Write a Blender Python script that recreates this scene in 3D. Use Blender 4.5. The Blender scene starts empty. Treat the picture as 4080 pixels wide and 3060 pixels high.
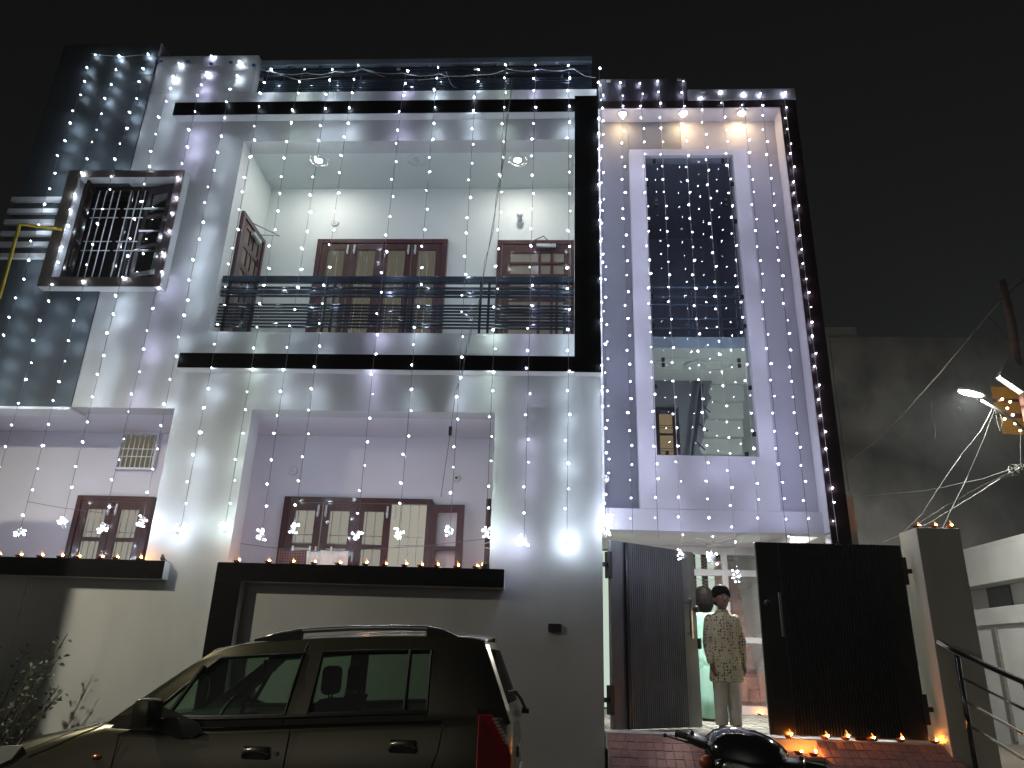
import bpy, bmesh, math, random
from mathutils import Vector, Matrix, Euler
import numpy as np
random.seed(11)
R = math.radians
scene = bpy.context.scene
COL = scene.collection

# ------------------------------------------------------------------ camera
F_PX = 2950.0                     # focal length in photograph pixels (4080 wide)
CAM = np.array([0.0, -7.1, 1.5])
def _rot(y, p, r):
    cy, sy, cp, sp, cr, sr = math.cos(y), math.sin(y), math.cos(p), math.sin(p), math.cos(r), math.sin(r)
    B = np.array([[1, 0, 0], [0, 0, -1], [0, 1, 0.]])
    Rx = np.array([[1, 0, 0], [0, cp, -sp], [0, sp, cp]])
    Rz = np.array([[cy, -sy, 0], [sy, cy, 0], [0, 0, 1]])
    Rr = np.array([[cr, -sr, 0], [sr, cr, 0], [0, 0, 1]])
    return Rz @ Rx @ B @ Rr
CR = _rot(R(3.386), R(20.345), R(1.831))
cam_data = bpy.data.cameras.new("camera")
cam = bpy.data.objects.new("camera", cam_data); COL.objects.link(cam)
M4 = Matrix([list(CR[i]) + [float(CAM[i])] for i in range(3)] + [[0, 0, 0, 1]])
cam.matrix_world = M4
cam_data.sensor_fit = 'HORIZONTAL'; cam_data.sensor_width = 36.0
cam_data.lens = 36.0 * F_PX / 4080.0
cam_data.clip_start = 0.05; cam_data.clip_end = 3000
scene.camera = cam
def _ray(x, y): return CR @ np.array([(x - 2040) / F_PX, -(y - 1530) / F_PX, -1.0])
K = 4080 / 2212.0                 # my measuring copy of the photograph was 2212 wide
def pY(x, y, Y): d = _ray(x * K, y * K); return Vector(CAM + d * ((Y - CAM[1]) / d[1]))

# ------------------------------------------------------------------ world, view
w = bpy.data.worlds.new("World"); scene.world = w; w.use_nodes = True
nt = w.node_tree; nt.nodes.clear()
sky = nt.nodes.new('ShaderNodeTexSky'); sky.sky_type = 'NISHITA'; sky.sun_disc = False
sky.sun_elevation = R(12); sky.sun_rotation = R(200); sky.air_density = 1.0; sky.dust_density = 4.0
hs = nt.nodes.new('ShaderNodeHueSaturation'); hs.inputs['Saturation'].default_value = 0.12
bg = nt.nodes.new('ShaderNodeBackground'); bg.inputs['Strength'].default_value = 0.0021
wo = nt.nodes.new('ShaderNodeOutputWorld')
nt.links.new(sky.outputs[0], hs.inputs['Color']); nt.links.new(hs.outputs[0], bg.inputs['Color']); nt.links.new(bg.outputs[0], wo.inputs['Surface'])
vs = scene.view_settings
vs.view_transform = 'Standard'; vs.look = 'None'; vs.exposure = 0.6; vs.gamma = 1.0; vs.use_curve_mapping = False
scene.render.engine = 'CYCLES'
cy = scene.cycles
cy.use_denoising = True
try: cy.denoiser = 'OPENIMAGEDENOISE'
except Exception: pass
cy.max_bounces = 6; cy.diffuse_bounces = 3; cy.glossy_bounces = 3; cy.transmission_bounces = 4; cy.transparent_max_bounces = 12
cy.sample_clamp_indirect = 4.0; cy.caustics_reflective = False; cy.caustics_refractive = False
cy.use_light_tree = True

LED_E = 275.0       # radiance of the clear tip of one fairy light

# ------------------------------------------------------------------ materials
MATS = {}
def _bsdf(name):
    m = bpy.data.materials.new(name); m.use_nodes = True
    MATS[name] = m
    return m, m.node_tree, m.node_tree.nodes['Principled BSDF']
def _set(b, **kw):
    for k, v in kw.items():
        b.inputs[k].default_value = v
def plain(name, col, rough=0.6, metal=0.0, var=0.08, scale=6.0, bump=0.0, bscale=60.0, coat=0.0, spec=None, stain=None, stretch=None, sst=(3.2, 3.2, 0.45)):
    """noise-varied principled material in object/world space"""
    m, t, b = _bsdf(name)
    _set(b, Roughness=rough, Metallic=metal)
    if coat: b.inputs['Coat Weight'].default_value = coat; b.inputs['Coat Roughness'].default_value = 0.08
    if spec is not None: b.inputs['Specular IOR Level'].default_value = spec
    geo = t.nodes.new('ShaderNodeNewGeometry')
    src = geo.outputs['Position']
    n = t.nodes.new('ShaderNodeTexNoise'); n.inputs['Scale'].default_value = scale; n.inputs['Detail'].default_value = 5
    if stretch:
        mp = t.nodes.new('ShaderNodeMapping'); mp.inputs['Scale'].default_value = stretch
        t.links.new(src, mp.inputs['Vector']); t.links.new(mp.outputs[0], n.inputs['Vector'])
    else:
        t.links.new(src, n.inputs['Vector'])
    r = t.nodes.new('ShaderNodeValToRGB')
    lo = tuple(max(0, c * (1 - var)) for c in col) + (1,); hi = tuple(min(1, c * (1 + var)) for c in col) + (1,)
    r.color_ramp.elements[0].position = 0.3; r.color_ramp.elements[0].color = lo
    r.color_ramp.elements[1].position = 0.7; r.color_ramp.elements[1].color = hi
    t.links.new(n.outputs['Fac'], r.inputs['Fac'])
    out = r.outputs['Color']
    if stain:
        scol, samt = stain
        n2 = t.nodes.new('ShaderNodeTexNoise'); n2.inputs['Scale'].default_value = 1.0; n2.inputs['Detail'].default_value = 8
        mp2 = t.nodes.new('ShaderNodeMapping'); mp2.inputs['Scale'].default_value = sst
        t.links.new(src, mp2.inputs['Vector']); t.links.new(mp2.outputs[0], n2.inputs['Vector'])
        r2 = t.nodes.new('ShaderNodeValToRGB'); r2.color_ramp.elements[0].position = 0.50; r2.color_ramp.elements[1].position = 0.72
        r2.color_ramp.elements[0].color = (0, 0, 0, 1); r2.color_ramp.elements[1].color = (samt,) * 3 + (1,)
        t.links.new(n2.outputs['Fac'], r2.inputs['Fac'])
        mx = t.nodes.new('ShaderNodeMixRGB'); mx.inputs['Color2'].default_value = scol + (1,)
        t.links.new(r2.outputs['Color'], mx.inputs['Fac']); t.links.new(out, mx.inputs['Color1'])
        out = mx.outputs['Color']
    t.links.new(out, b.inputs['Base Color'])
    if bump:
        n3 = t.nodes.new('ShaderNodeTexNoise'); n3.inputs['Scale'].default_value = bscale; n3.inputs['Detail'].default_value = 4
        t.links.new(src, n3.inputs['Vector'])
        bp = t.nodes.new('ShaderNodeBump'); bp.inputs['Strength'].default_value = bump; bp.inputs['Distance'].default_value = 0.01
        t.links.new(n3.outputs['Fac'], bp.inputs['Height']); t.links.new(bp.outputs[0], b.inputs['Normal'])
    return m
def emit(name, col, strength):
    m = bpy.data.materials.new(name); m.use_nodes = True; MATS[name] = m
    t = m.node_tree; t.nodes.clear()
    e = t.nodes.new('ShaderNodeEmission'); e.inputs['Color'].default_value = col + (1,); e.inputs['Strength'].default_value = strength
    o = t.nodes.new('ShaderNodeOutputMaterial'); t.links.new(e.outputs[0], o.inputs['Surface'])
    return m
def glass(name, tint=(0.9, 0.95, 0.93), refl=0.06, rough=0.02, fres=0.45):
    m = bpy.data.materials.new(name); m.use_nodes = True; MATS[name] = m
    t = m.node_tree; t.nodes.clear()
    tr = t.nodes.new('ShaderNodeBsdfTransparent'); tr.inputs['Color'].default_value = tint + (1,)
    gl = t.nodes.new('ShaderNodeBsdfGlossy'); gl.inputs['Roughness'].default_value = rough; gl.inputs['Color'].default_value = (0.9, 0.9, 0.9, 1)
    lw = t.nodes.new('ShaderNodeLayerWeight'); lw.inputs['Blend'].default_value = 0.25
    ma = t.nodes.new('ShaderNodeMath'); ma.operation = 'MULTIPLY_ADD'; ma.inputs[1].default_value = fres; ma.inputs[2].default_value = refl
    ma.use_clamp = True
    t.links.new(lw.outputs['Fresnel'], ma.inputs[0])
    mx = t.nodes.new('ShaderNodeMixShader'); t.links.new(ma.outputs[0], mx.inputs['Fac'])
    t.links.new(tr.outputs[0], mx.inputs[1]); t.links.new(gl.outputs[0], mx.inputs[2])
    o = t.nodes.new('ShaderNodeOutputMaterial'); t.links.new(mx.outputs[0], o.inputs['Surface'])
    return m

plain('wall_white', (0.53, 0.535, 0.525), 0.75, var=0.07, scale=1.7, bump=0.10, bscale=35, stain=((0.40, 0.41, 0.38), 0.35))
plain('porch_white', (0.68, 0.66, 0.72), 0.75, var=0.04, scale=1.3, bump=0.06, bscale=40)
plain('balcony_white', (0.66, 0.70, 0.68), 0.6, var=0.03, scale=1.5, bump=0.04, bscale=40)
plain('tower_white', (0.66, 0.64, 0.66), 0.7, var=0.04, scale=1.5, bump=0.06, bscale=40)
plain('trim_white', (0.68, 0.68, 0.68), 0.65, var=0.05, scale=3, bump=0.06)
plain('slate_paint', (0.055, 0.068, 0.078), 0.6, var=0.16, scale=2.5, bump=0.12, bscale=45)
plain('grey_paint', (0.20, 0.205, 0.235), 0.6, var=0.06, scale=2.0, bump=0.05)
plain('strip_paint', (0.50, 0.485, 0.53), 0.65, var=0.04, scale=2.0, bump=0.05)
plain('black_paint', (0.0035, 0.0035, 0.004), 0.6, var=0.3, scale=5, bump=0.05, spec=0.1)
plain('maroon_paint', (0.020, 0.009, 0.010), 0.6, var=0.2, scale=4, spec=0.2)
plain('taupe_paint', (0.20, 0.17, 0.145), 0.6, var=0.10, scale=4, bump=0.05)
plain('tank_paint', (0.06, 0.055, 0.065), 0.6, var=0.1, scale=4, bump=0.06)
plain('wood', (0.055, 0.015, 0.016), 0.30, var=0.35, scale=9, stretch=(6, 6, 0.7), coat=0.4)
plain('wood_dark', (0.022, 0.012, 0.011), 0.28, var=0.4, scale=9, stretch=(6, 6, 0.7), coat=0.5)
plain('steel_bar', (0.55, 0.57, 0.58), 0.45, metal=0.1, var=0.08)
plain('chrome', (0.65, 0.63, 0.60), 0.22, metal=1.0, var=0.05)
plain('rail_paint', (0.045, 0.062, 0.085), 0.25, metal=0.4, var=0.2, coat=0.5)
plain('rail_steel', (0.30, 0.36, 0.42), 0.35, metal=0.5, var=0.1)
plain('gate_paint', (0.016, 0.0165, 0.0165), 0.36, var=0.25, scale=8, bump=0.05, spec=0.4)
plain('gate_paint_lit', (0.16, 0.165, 0.16), 0.5, var=0.2, scale=3, stretch=(3, 3, 0.6))  # gate paint lightened to carry the light on the half open leaf
plain('wire_dark', (0.13, 0.13, 0.14), 0.6)
plain('wire_white', (0.55, 0.55, 0.52), 0.6)
plain('wire_pale', (0.045, 0.044, 0.04), 0.8, spec=0.1)
plain('cable', (0.11, 0.10, 0.09), 0.8, var=0.3, scale=25)
plain('wire_blue', (0.03, 0.08, 0.30), 0.5)
plain('plastic_white', (0.68, 0.68, 0.66), 0.4, var=0.03)
plain('plastic_black', (0.012, 0.012, 0.012), 0.5, var=0.1)
plain('clay', (0.22, 0.06, 0.025), 0.8, var=0.25, scale=40)
plain('yellow_pipe', (0.62, 0.47, 0.03), 0.45, var=0.12, scale=12)
plain('asphalt', (0.035, 0.034, 0.032), 0.9, var=0.3, scale=12, bump=0.5, bscale=90)
plain('concrete', (0.17, 0.165, 0.15), 0.85, var=0.2, scale=3, bump=0.25, bscale=30, stain=((0.07, 0.068, 0.06), 0.5))
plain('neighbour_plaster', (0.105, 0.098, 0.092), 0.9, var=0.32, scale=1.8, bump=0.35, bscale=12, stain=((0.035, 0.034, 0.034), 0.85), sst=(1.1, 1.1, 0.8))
plain('house_white', (0.38, 0.37, 0.355), 0.8, var=0.09, scale=2.0, bump=0.1, bscale=25, stain=((0.3, 0.29, 0.27), 0.3))
plain('pillar_white', (0.64, 0.62, 0.53), 0.8, var=0.06, scale=2.5, bump=0.12, bscale=35, stain=((0.46, 0.44, 0.37), 0.35))
plain('rust', (0.13, 0.055, 0.04), 0.8, metal=0.2, var=0.5, scale=9, stain=((0.20, 0.18, 0.17), 0.8))
plain('brick', (0.36, 0.19, 0.165), 0.8, var=0.22, scale=22, bump=0.3, bscale=70)
plain('mortar', (0.42, 0.30, 0.26), 0.9, var=0.2, scale=30)
plain('paver_light', (0.55, 0.54, 0.48), 0.75, var=0.12, scale=15, bump=0.1)
plain('paver_grey', (0.25, 0.25, 0.225), 0.8, var=0.15, scale=15, bump=0.1)
plain('pink_stone', (0.62, 0.33, 0.27), 0.5, var=0.12, scale=18)
plain('lilac_stone', (0.60, 0.44, 0.44), 0.5, var=0.10, scale=18)
plain('frame_white', (0.66, 0.66, 0.70), 0.5, var=0.04)
plain('mesh_wire', (0.42, 0.38, 0.36), 0.5, metal=0.4)
plain('soil', (0.07, 0.055, 0.04), 0.95, var=0.4, scale=18, bump=0.6, bscale=40)
plain('leaf', (0.05, 0.085, 0.03), 0.5, var=0.4, scale=14)
plain('leaf_pale', (0.17, 0.17, 0.10), 0.5, var=0.3, scale=14)
plain('bark', (0.09, 0.065, 0.045), 0.9, var=0.4, scale=30, bump=0.5)
plain('car_paint', (0.135, 0.127, 0.083), 0.29, metal=0.85, var=0.05, scale=3, coat=0.35)
plain('handle_metal', (0.34, 0.32, 0.26), 0.3, metal=0.8, var=0.05)
plain('box_grey', (0.24, 0.24, 0.23), 0.6, var=0.06)
plain('car_trim', (0.008, 0.008, 0.008), 0.45, var=0.1)
plain('rubber', (0.010, 0.010, 0.010), 0.8, var=0.2)
plain('seat_cloth', (0.018, 0.017, 0.016), 0.9, var=0.3, scale=40)
plain('tail_red', (0.55, 0.006, 0.008), 0.15, var=0.15, scale=20, coat=1.0)
plain('tail_clear', (0.55, 0.50, 0.47), 0.2, var=0.1, scale=20, coat=1.0)
plain('amber_lens', (0.40, 0.08, 0.01), 0.15, var=0.1, coat=1.0)
plain('lamp_silver', (0.62, 0.62, 0.56), 0.18, metal=0.7, var=0.15, scale=18, coat=1.0)
plain('gloss_black', (0.006, 0.006, 0.007), 0.10, var=0.1, coat=1.0)
plain('scooter_grey', (0.055, 0.055, 0.05), 0.3, metal=0.4, var=0.1, coat=0.6)
plain('skin', (0.19, 0.095, 0.06), 0.55, var=0.08, scale=20)
plain('hair', (0.004, 0.003, 0.003), 0.6, var=0.6, scale=60, stretch=(1, 1, 0.15), spec=0.05)
plain('pyjama_cloth', (0.62, 0.55, 0.46), 0.85, var=0.06, scale=9, bump=0.2, bscale=40)
plain('mint_cloth', (0.30, 0.56, 0.46), 0.75, var=0.10, scale=6, bump=0.25, bscale=14, stretch=(3, 3, 0.6))
plain('mint_pale', (0.42, 0.64, 0.55), 0.75, var=0.08, scale=6, bump=0.2, bscale=14)
plain('towel_white', (0.62, 0.65, 0.65), 0.9, var=0.06, scale=12, bump=0.3, bscale=30)
plain('eye_white', (0.5, 0.48, 0.45), 0.3)
glass('glass_clear', (0.90, 0.93, 0.92), 0.05, 0.02, 0.5)
glass('glass_car', (0.52, 0.66, 0.56), 0.03, 0.02, 0.22)
glass('glass_tower', (0.84, 0.88, 0.90), 0.02, 0.015, 0.30)
glass('lens_clear', (0.8, 0.85, 0.8), 0.15, 0.05, 0.6)
# frosted pane: a bit of diffuse over transparency
def frosted(name, col, op):
    m = bpy.data.materials.new(name); m.use_nodes = True; MATS[name] = m
    t = m.node_tree; t.nodes.clear()
    tr = t.nodes.new('ShaderNodeBsdfTransparent'); df = t.nodes.new('ShaderNodeBsdfPrincipled')
    df.inputs['Base Color'].default_value = col + (1,); df.inputs['Roughness'].default_value = 0.15
    mx = t.nodes.new('ShaderNodeMixShader'); mx.inputs['Fac'].default_value = op
    t.links.new(tr.outputs[0], mx.inputs[1]); t.links.new(df.outputs[0], mx.inputs[2])
    o = t.nodes.new('ShaderNodeOutputMaterial'); t.links.new(mx.outputs[0], o.inputs['Surface'])
frosted('pane', (0.10, 0.10, 0.09), 0.12)
frosted('pane_frost', (0.30, 0.27, 0.22), 0.7)
emit('lit_cream', (0.95, 0.90, 0.75), 0.25)
emit('lit_dim', (0.95, 0.86, 0.62), 0.08)
emit('lit_curtain', (0.90, 0.62, 0.36), 0.20)
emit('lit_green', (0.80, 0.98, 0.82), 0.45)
emit('lit_amber', (1.0, 0.45, 0.03), 0.30)
emit('amber_bulb', (1.0, 0.75, 0.35), 12.0)
LEDT = {'cool': (0.70, 0.83, 1.0), 'violet': (0.66, 0.68, 1.0), 'green': (0.76, 0.93, 0.92), 'tower': (0.66, 0.70, 1.0)}
for k, c in LEDT.items():
    emit('led_' + k, c, LED_E * (0.62 if k == 'tower' else 1.0)); emit('led_body_' + k, tuple(0.3 + 0.7 * q for q in c), 14.0)
emit('downlight', (1.0, 0.98, 0.90), 420.0)
emit('warm_spot', (1.0, 0.72, 0.38), 150.0)
emit('street_led', (0.97, 1.0, 0.93), 4000.0)
emit('street_sodium', (1.0, 0.94, 0.75), 1750.0)
emit('bulb_white', (1.0, 0.96, 0.90), 600.0)
emit('stair_bulb', (1.0, 0.97, 0.88), 260.0)
emit('flame', (1.0, 0.30, 0.045), 260.0)
emit('flame_tip', (1.0, 0.24, 0.03), 2.2)

# checked cloth
m, t, b = _bsdf('check_cloth')
ge = t.nodes.new('ShaderNodeNewGeometry'); sx = t.nodes.new('ShaderNodeSeparateXYZ'); t.links.new(ge.outputs['Position'], sx.inputs[0])
def _wave(o, n):
    q = t.nodes.new('ShaderNodeMath'); q.operation = 'MULTIPLY'; q.inputs[1].default_value = n; t.links.new(o, q.inputs[0])
    s = t.nodes.new('ShaderNodeMath'); s.operation = 'SINE'; t.links.new(q.outputs[0], s.inputs[0])
    g = t.nodes.new('ShaderNodeMath'); g.operation = 'GREATER_THAN'; g.inputs[1].default_value = 0.75; t.links.new(s.outputs[0], g.inputs[0]); return g.outputs[0]
ad = t.nodes.new('ShaderNodeMath'); ad.operation = 'MAXIMUM'; t.links.new(_wave(sx.outputs[0], 240), ad.inputs[0]); t.links.new(_wave(sx.outputs[2], 240), ad.inputs[1])
mx = t.nodes.new('ShaderNodeMixRGB'); mx.inputs['Color1'].default_value = (0.16, 0.10, 0.10, 1); mx.inputs['Color2'].default_value = (0.05, 0.025, 0.03, 1)
t.links.new(ad.outputs[0], mx.inputs['Fac']); t.links.new(mx.outputs[0], b.inputs['Base Color']); _set(b, Roughness=0.9)
# printed kurta: small dark and gold motifs on cream
m, t, b = _bsdf('kurta_print')
ge = t.nodes.new('ShaderNodeTexCoord')
vo = t.nodes.new('ShaderNodeTexVoronoi'); vo.inputs['Scale'].default_value = 36; vo.inputs['Randomness'].default_value = 0.5
t.links.new(ge.outputs['Object'], vo.inputs['Vector'])
lt = t.nodes.new('ShaderNodeMath'); lt.operation = 'LESS_THAN'; lt.inputs[1].default_value = 0.31; t.links.new(vo.outputs['Distance'], lt.inputs[0])
sp = t.nodes.new('ShaderNodeSeparateXYZ'); t.links.new(vo.outputs['Color'], sp.inputs[0])
rc = t.nodes.new('ShaderNodeValToRGB'); rc.color_ramp.interpolation = 'CONSTANT'
rc.color_ramp.elements[0].color = (0.025, 0.02, 0.012, 1); rc.color_ramp.elements[1].position = 0.6; rc.color_ramp.elements[1].color = (0.22, 0.10, 0.02, 1)
t.links.new(sp.outputs[0], rc.inputs['Fac'])
mx = t.nodes.new('ShaderNodeMixRGB'); mx.inputs['Color1'].default_value = (0.62, 0.54, 0.33, 1)
t.links.new(lt.outputs[0], mx.inputs['Fac']); t.links.new(rc.outputs[0], mx.inputs['Color2']); t.links.new(mx.outputs[0], b.inputs['Base Color']); _set(b, Roughness=0.7)

# ------------------------------------------------------------------ object helpers
def link(o, parent=None):
    COL.objects.link(o)
    if parent is not None: o.parent = parent
    return o
def tag(o, label=None, cat=None, group=None, kind=None):
    if label: o['label'] = label
    if cat: o['category'] = cat
    if group: o['group'] = group
    if kind: o['kind'] = kind
    return o
def thing(name, label, cat, loc=(0, 0, 0), group=None, rz=0):
    o = bpy.data.objects.new(name, None); o.empty_display_size = 0.1
    o.location = loc; o.rotation_euler = (0, 0, rz)
    link(o); return tag(o, label, cat, group)
class MB:
    """collects vertices and faces into one mesh"""
    def __init__(s): s.v = []; s.f = []; s.smooth = False
    def quad(s, *p):
        n = len(s.v); s.v += [tuple(q) for q in p]; s.f.append(tuple(range(n, n + len(p)))); return s
    def box(s, x0, x1, y0, y1, z0, z1):
        if x0 > x1: x0, x1 = x1, x0
        if y0 > y1: y0, y1 = y1, y0
        if z0 > z1: z0, z1 = z1, z0
        n = len(s.v)
        s.v += [(x0, y0, z0), (x1, y0, z0), (x1, y1, z0), (x0, y1, z0), (x0, y0, z1), (x1, y0, z1), (x1, y1, z1), (x0, y1, z1)]
        s.f += [tuple(n + i for i in q) for q in ((0, 3, 2, 1), (4, 5, 6, 7), (0, 1, 5, 4), (1, 2, 6, 5), (2, 3, 7, 6), (3, 0, 4, 7))]
        return s
    def tube(s, pts, r, k=6, cap=True):
        pts = [Vector(p) for p in pts]
        rs = r if isinstance(r, (list, tuple)) else [r] * len(pts)
        n0 = len(s.v); up = None
        for i, p in enumerate(pts):
            a = pts[max(i - 1, 0)]; c = pts[min(i + 1, len(pts) - 1)]
            d = (c - a)
            d = d.normalized() if d.length > 1e-9 else Vector((0, 0, 1))
            if up is None: up = Vector((0, 0, 1)) if abs(d.z) < 0.9 else Vector((1, 0, 0))
            x = d.cross(up)
            if x.length < 1e-6: x = d.cross(Vector((0.3, 1, 0.2)))
            x.normalize(); y = x.cross(d).normalized(); up = y
            for j in range(k):
                an = 2 * math.pi * j / k
                q = p + x * (math.cos(an) * rs[i]) + y * (math.sin(an) * rs[i]); s.v.append(tuple(q))
        for i in range(len(pts) - 1):
            for j in range(k):
                a = n0 + i * k + j; b_ = n0 + i * k + (j + 1) % k
                s.f.append((a, b_, b_ + k, a + k))
        if cap:
            s.f.append(tuple(n0 + j for j in range(k))[::-1]); s.f.append(tuple(n0 + (len(pts) - 1) * k + j for j in range(k)))
        return s
    def lathe(s, prof, c=(0, 0, 0), k=16, axis='z'):
        n0 = len(s.v)
        for r, h in prof:
            for j in range(k):
                a = 2 * math.pi * j / k
                p = (r * math.cos(a), r * math.sin(a), h)
                if axis == 'y': p = (p[0], p[2], p[1])
                if axis == 'x': p = (p[2], p[0], p[1])
                s.v.append((c[0] + p[0], c[1] + p[1], c[2] + p[2]))
        for i in range(len(prof) - 1):
            for j in range(k):
                a = n0 + i * k + j; b_ = n0 + i * k + (j + 1) % k
                s.f.append((a, b_, b_ + k, a + k))
        s.f.append(tuple(n0 + j for j in range(k))[::-1]); s.f.append(tuple(n0 + (len(prof) - 1) * k + j for j in range(k)))
        return s
    def rings(s, rings, closed=True, caps=True):
        n0 = len(s.v); k = len(rings[0])
        for r in rings: s.v += [tuple(p) for p in r]
        for i in range(len(rings) - 1):
            for j in range(k if closed else k - 1):
                a = n0 + i * k + j; b_ = n0 + i * k + (j + 1) % k
                s.f.append((a, b_, b_ + k, a + k))
        if caps and closed:
            s.f.append(tuple(n0 + j for j in range(k))[::-1]); s.f.append(tuple(n0 + (len(rings) - 1) * k + j for j in range(k)))
        return s
    def ball(s, c, r, k=10, n=6):
        rx, ry, rz = r if isinstance(r, (tuple, list)) else (r, r, r)
        rg = []
        for i in range(n + 1):
            th = math.pi * (0.03 + 0.94 * i / n)
            rg.append([(c[0] + rx * math.sin(th) * math.cos(2 * math.pi * j / k), c[1] + ry * math.sin(th) * math.sin(2 * math.pi * j / k), c[2] - rz * math.cos(th)) for j in range(k)])
        return s.rings(rg)
    def mesh(s, name, mat):
        me = bpy.data.meshes.new(name); me.from_pydata([tuple(map(float, p)) for p in s.v], [], s.f)
        bm = bmesh.new(); bm.from_mesh(me); bmesh.ops.recalc_face_normals(bm, faces=bm.faces); bm.to_mesh(me); bm.free()
        if mat: me.materials.append(MATS[mat])
        if s.smooth:
            me.polygons.foreach_set('use_smooth', [True] * len(me.polygons))
        me.update(); return me
    def obj(s, name, mat, parent=None, bevel=0.0, smooth=False):
        s.smooth = smooth
        o = bpy.data.objects.new(name, s.mesh(name, mat)); link(o, parent)
        if bevel:
            bv = o.modifiers.new('bevel', 'BEVEL'); bv.width = bevel; bv.segments = 2; bv.limit_method = 'ANGLE'; bv.angle_limit = R(40)
        return o
def box(name, mat, parent, x0, x1, y0, y1, z0, z1, bevel=0.0):
    return MB().box(x0, x1, y0, y1, z0, z1).obj(name, mat, parent, bevel)
def smooth_by_angle(o, ang=40):
    me = o.data
    me.polygons.foreach_set('use_smooth', [True] * len(me.polygons))
    bm = bmesh.new(); bm.from_mesh(me)
    for e in bm.edges:
        if len(e.link_faces) == 2 and e.calc_face_angle(0) > R(ang): e.smooth = False
    bm.to_mesh(me); bm.free(); return o
def put(o, parent):                       # child placed in world coordinates under an Empty with a location
    o.parent = parent; o.matrix_parent_inverse = Matrix.Translation(parent.location).inverted() if parent.rotation_euler.z == 0 else (Matrix.Translation(parent.location) @ Matrix.Rotation(parent.rotation_euler.z, 4, 'Z')).inverted()
    return o
def inst(name, me, parent, loc, rot=(0, 0, 0), sc=(1, 1, 1)):
    o = bpy.data.objects.new(name, me); link(o, parent); o.location = loc; o.rotation_euler = rot; o.scale = sc; return o
def wall_holes(x0, x1, z0, z1, y0, y1, holes):
    """slab in the XZ plane from y0 (front) to y1 with rectangular holes and their reveals"""
    mb = MB()
    xs = sorted({x0, x1} | {h[i] for h in holes for i in (0, 1) if x0 < h[i] < x1})
    zs = sorted({z0, z1} | {h[i] for h in holes for i in (2, 3) if z0 < h[i] < z1})
    def solid(i, j):
        if not (0 <= i < len(xs) - 1 and 0 <= j < len(zs) - 1): return False
        cx, cz = (xs[i] + xs[i + 1]) / 2, (zs[j] + zs[j + 1]) / 2
        return not any(h[0] < cx < h[1] and h[2] < cz < h[3] for h in holes)
    for i in range(len(xs) - 1):
        for j in range(len(zs) - 1):
            if not solid(i, j): continue
            a, b_, c, d = xs[i], xs[i + 1], zs[j], zs[j + 1]
            mb.quad((a, y0, c), (b_, y0, c), (b_, y0, d), (a, y0, d)); mb.quad((a, y1, c), (a, y1, d), (b_, y1, d), (b_, y1, c))
            if not solid(i - 1, j): mb.quad((a, y0, c), (a, y0, d), (a, y1, d), (a, y1, c))
            if not solid(i + 1, j): mb.quad((b_, y0, c), (b_, y1, c), (b_, y1, d), (b_, y0, d))
            if not solid(i, j - 1): mb.quad((a, y0, c), (a, y1, c), (b_, y1, c), (b_, y0, c))
            if not solid(i, j + 1): mb.quad((a, y0, d), (b_, y0, d), (b_, y1, d), (a, y1, d))
    return mb
def remeshed(mb, name, mat, parent, voxel, smooth=3):
    """joins overlapping pieces into one continuous skin"""
    me = mb.mesh(name + '_raw', None)
    o = bpy.data.objects.new(name, me); COL.objects.link(o)
    r = o.modifiers.new('r', 'REMESH'); r.mode = 'VOXEL'; r.voxel_size = voxel
    s = o.modifiers.new('s', 'SMOOTH'); s.factor = 0.5; s.iterations = smooth
    dg = bpy.context.evaluated_depsgraph_get(); dg.update()
    new = bpy.data.meshes.new_from_object(o.evaluated_get(dg))
    COL.objects.unlink(o); bpy.data.objects.remove(o)
    new.name = name; new.materials.clear(); new.materials.append(MATS[mat])
    new.polygons.foreach_set('use_smooth', [True] * len(new.polygons))
    q = bpy.data.objects.new(name, new); link(q, parent); return q
ORD = ['first', 'second', 'third', 'fourth', 'fifth', 'sixth', 'seventh', 'eighth', 'ninth', 'tenth', 'eleventh', 'twelfth', 'thirteenth', 'fourteenth', 'fifteenth', 'sixteenth', 'seventeenth']

# ================================================================== SETTING
g = MB().quad((-400, -400, 0), (400, -400, 0), (400, 400, 0), (-400, 400, 0)).obj('street', 'asphalt'); tag(g, kind='structure')
g = MB().box(3.7, 12, -0.9, 4.2, -0.05, 0.62).obj('verge', 'soil'); tag(g, kind='structure')

# ================================================================== THE HOUSE
H = thing('house', 'two storey white house hung with fairy lights, with balcony, stair tower and black bands', 'house', (0, 0, 0))
PT, PL = 3.825, 2.27          # top of the ground floor openings, top of the ledges
# main facade slab with its openings
wall_holes(-5.02, 0.48, 0.0, 7.91, 0.0, 0.23, [(-3.09, -0.58, PL - 0.12, PT), (-5.02, -3.91, PL - 0.12, PT), (-3.71, 0.22, 4.70, 7.18), (-5.55, -4.42, 5.34, 6.62)]).obj('facade_wall', 'wall_white', H)
box('parapet_wall', 'wall_white', H, -5.02, -3.73, 0.0, 0.23, 7.912, 8.50, 0.006)
# slate painted tower panel on the left
wall_holes(-6.30, -5.022, PT, 8.20, -0.012, 0.25, [(-5.55, -5.0, 5.34, 6.62)]).obj('slate_panel', 'slate_paint', H)
box('tower_head', 'slate_paint', H, -6.30, -5.03, -0.012, 1.4, 8.202, 8.70)
box('tower_cheek', 'trim_white', H, -5.028, -5.012, -0.010, 1.4, 8.502, 8.70)
box('lintel_beam', 'trim_white', H, -7.50, -5.022, -0.010, 0.25, PT - 0.03, PT - 0.002)
wall_holes(-7.50, -5.024, 0.0, PL - 0.12, 0.0, 0.23, []).obj('parapet_wall', 'wall_white', H)
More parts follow.
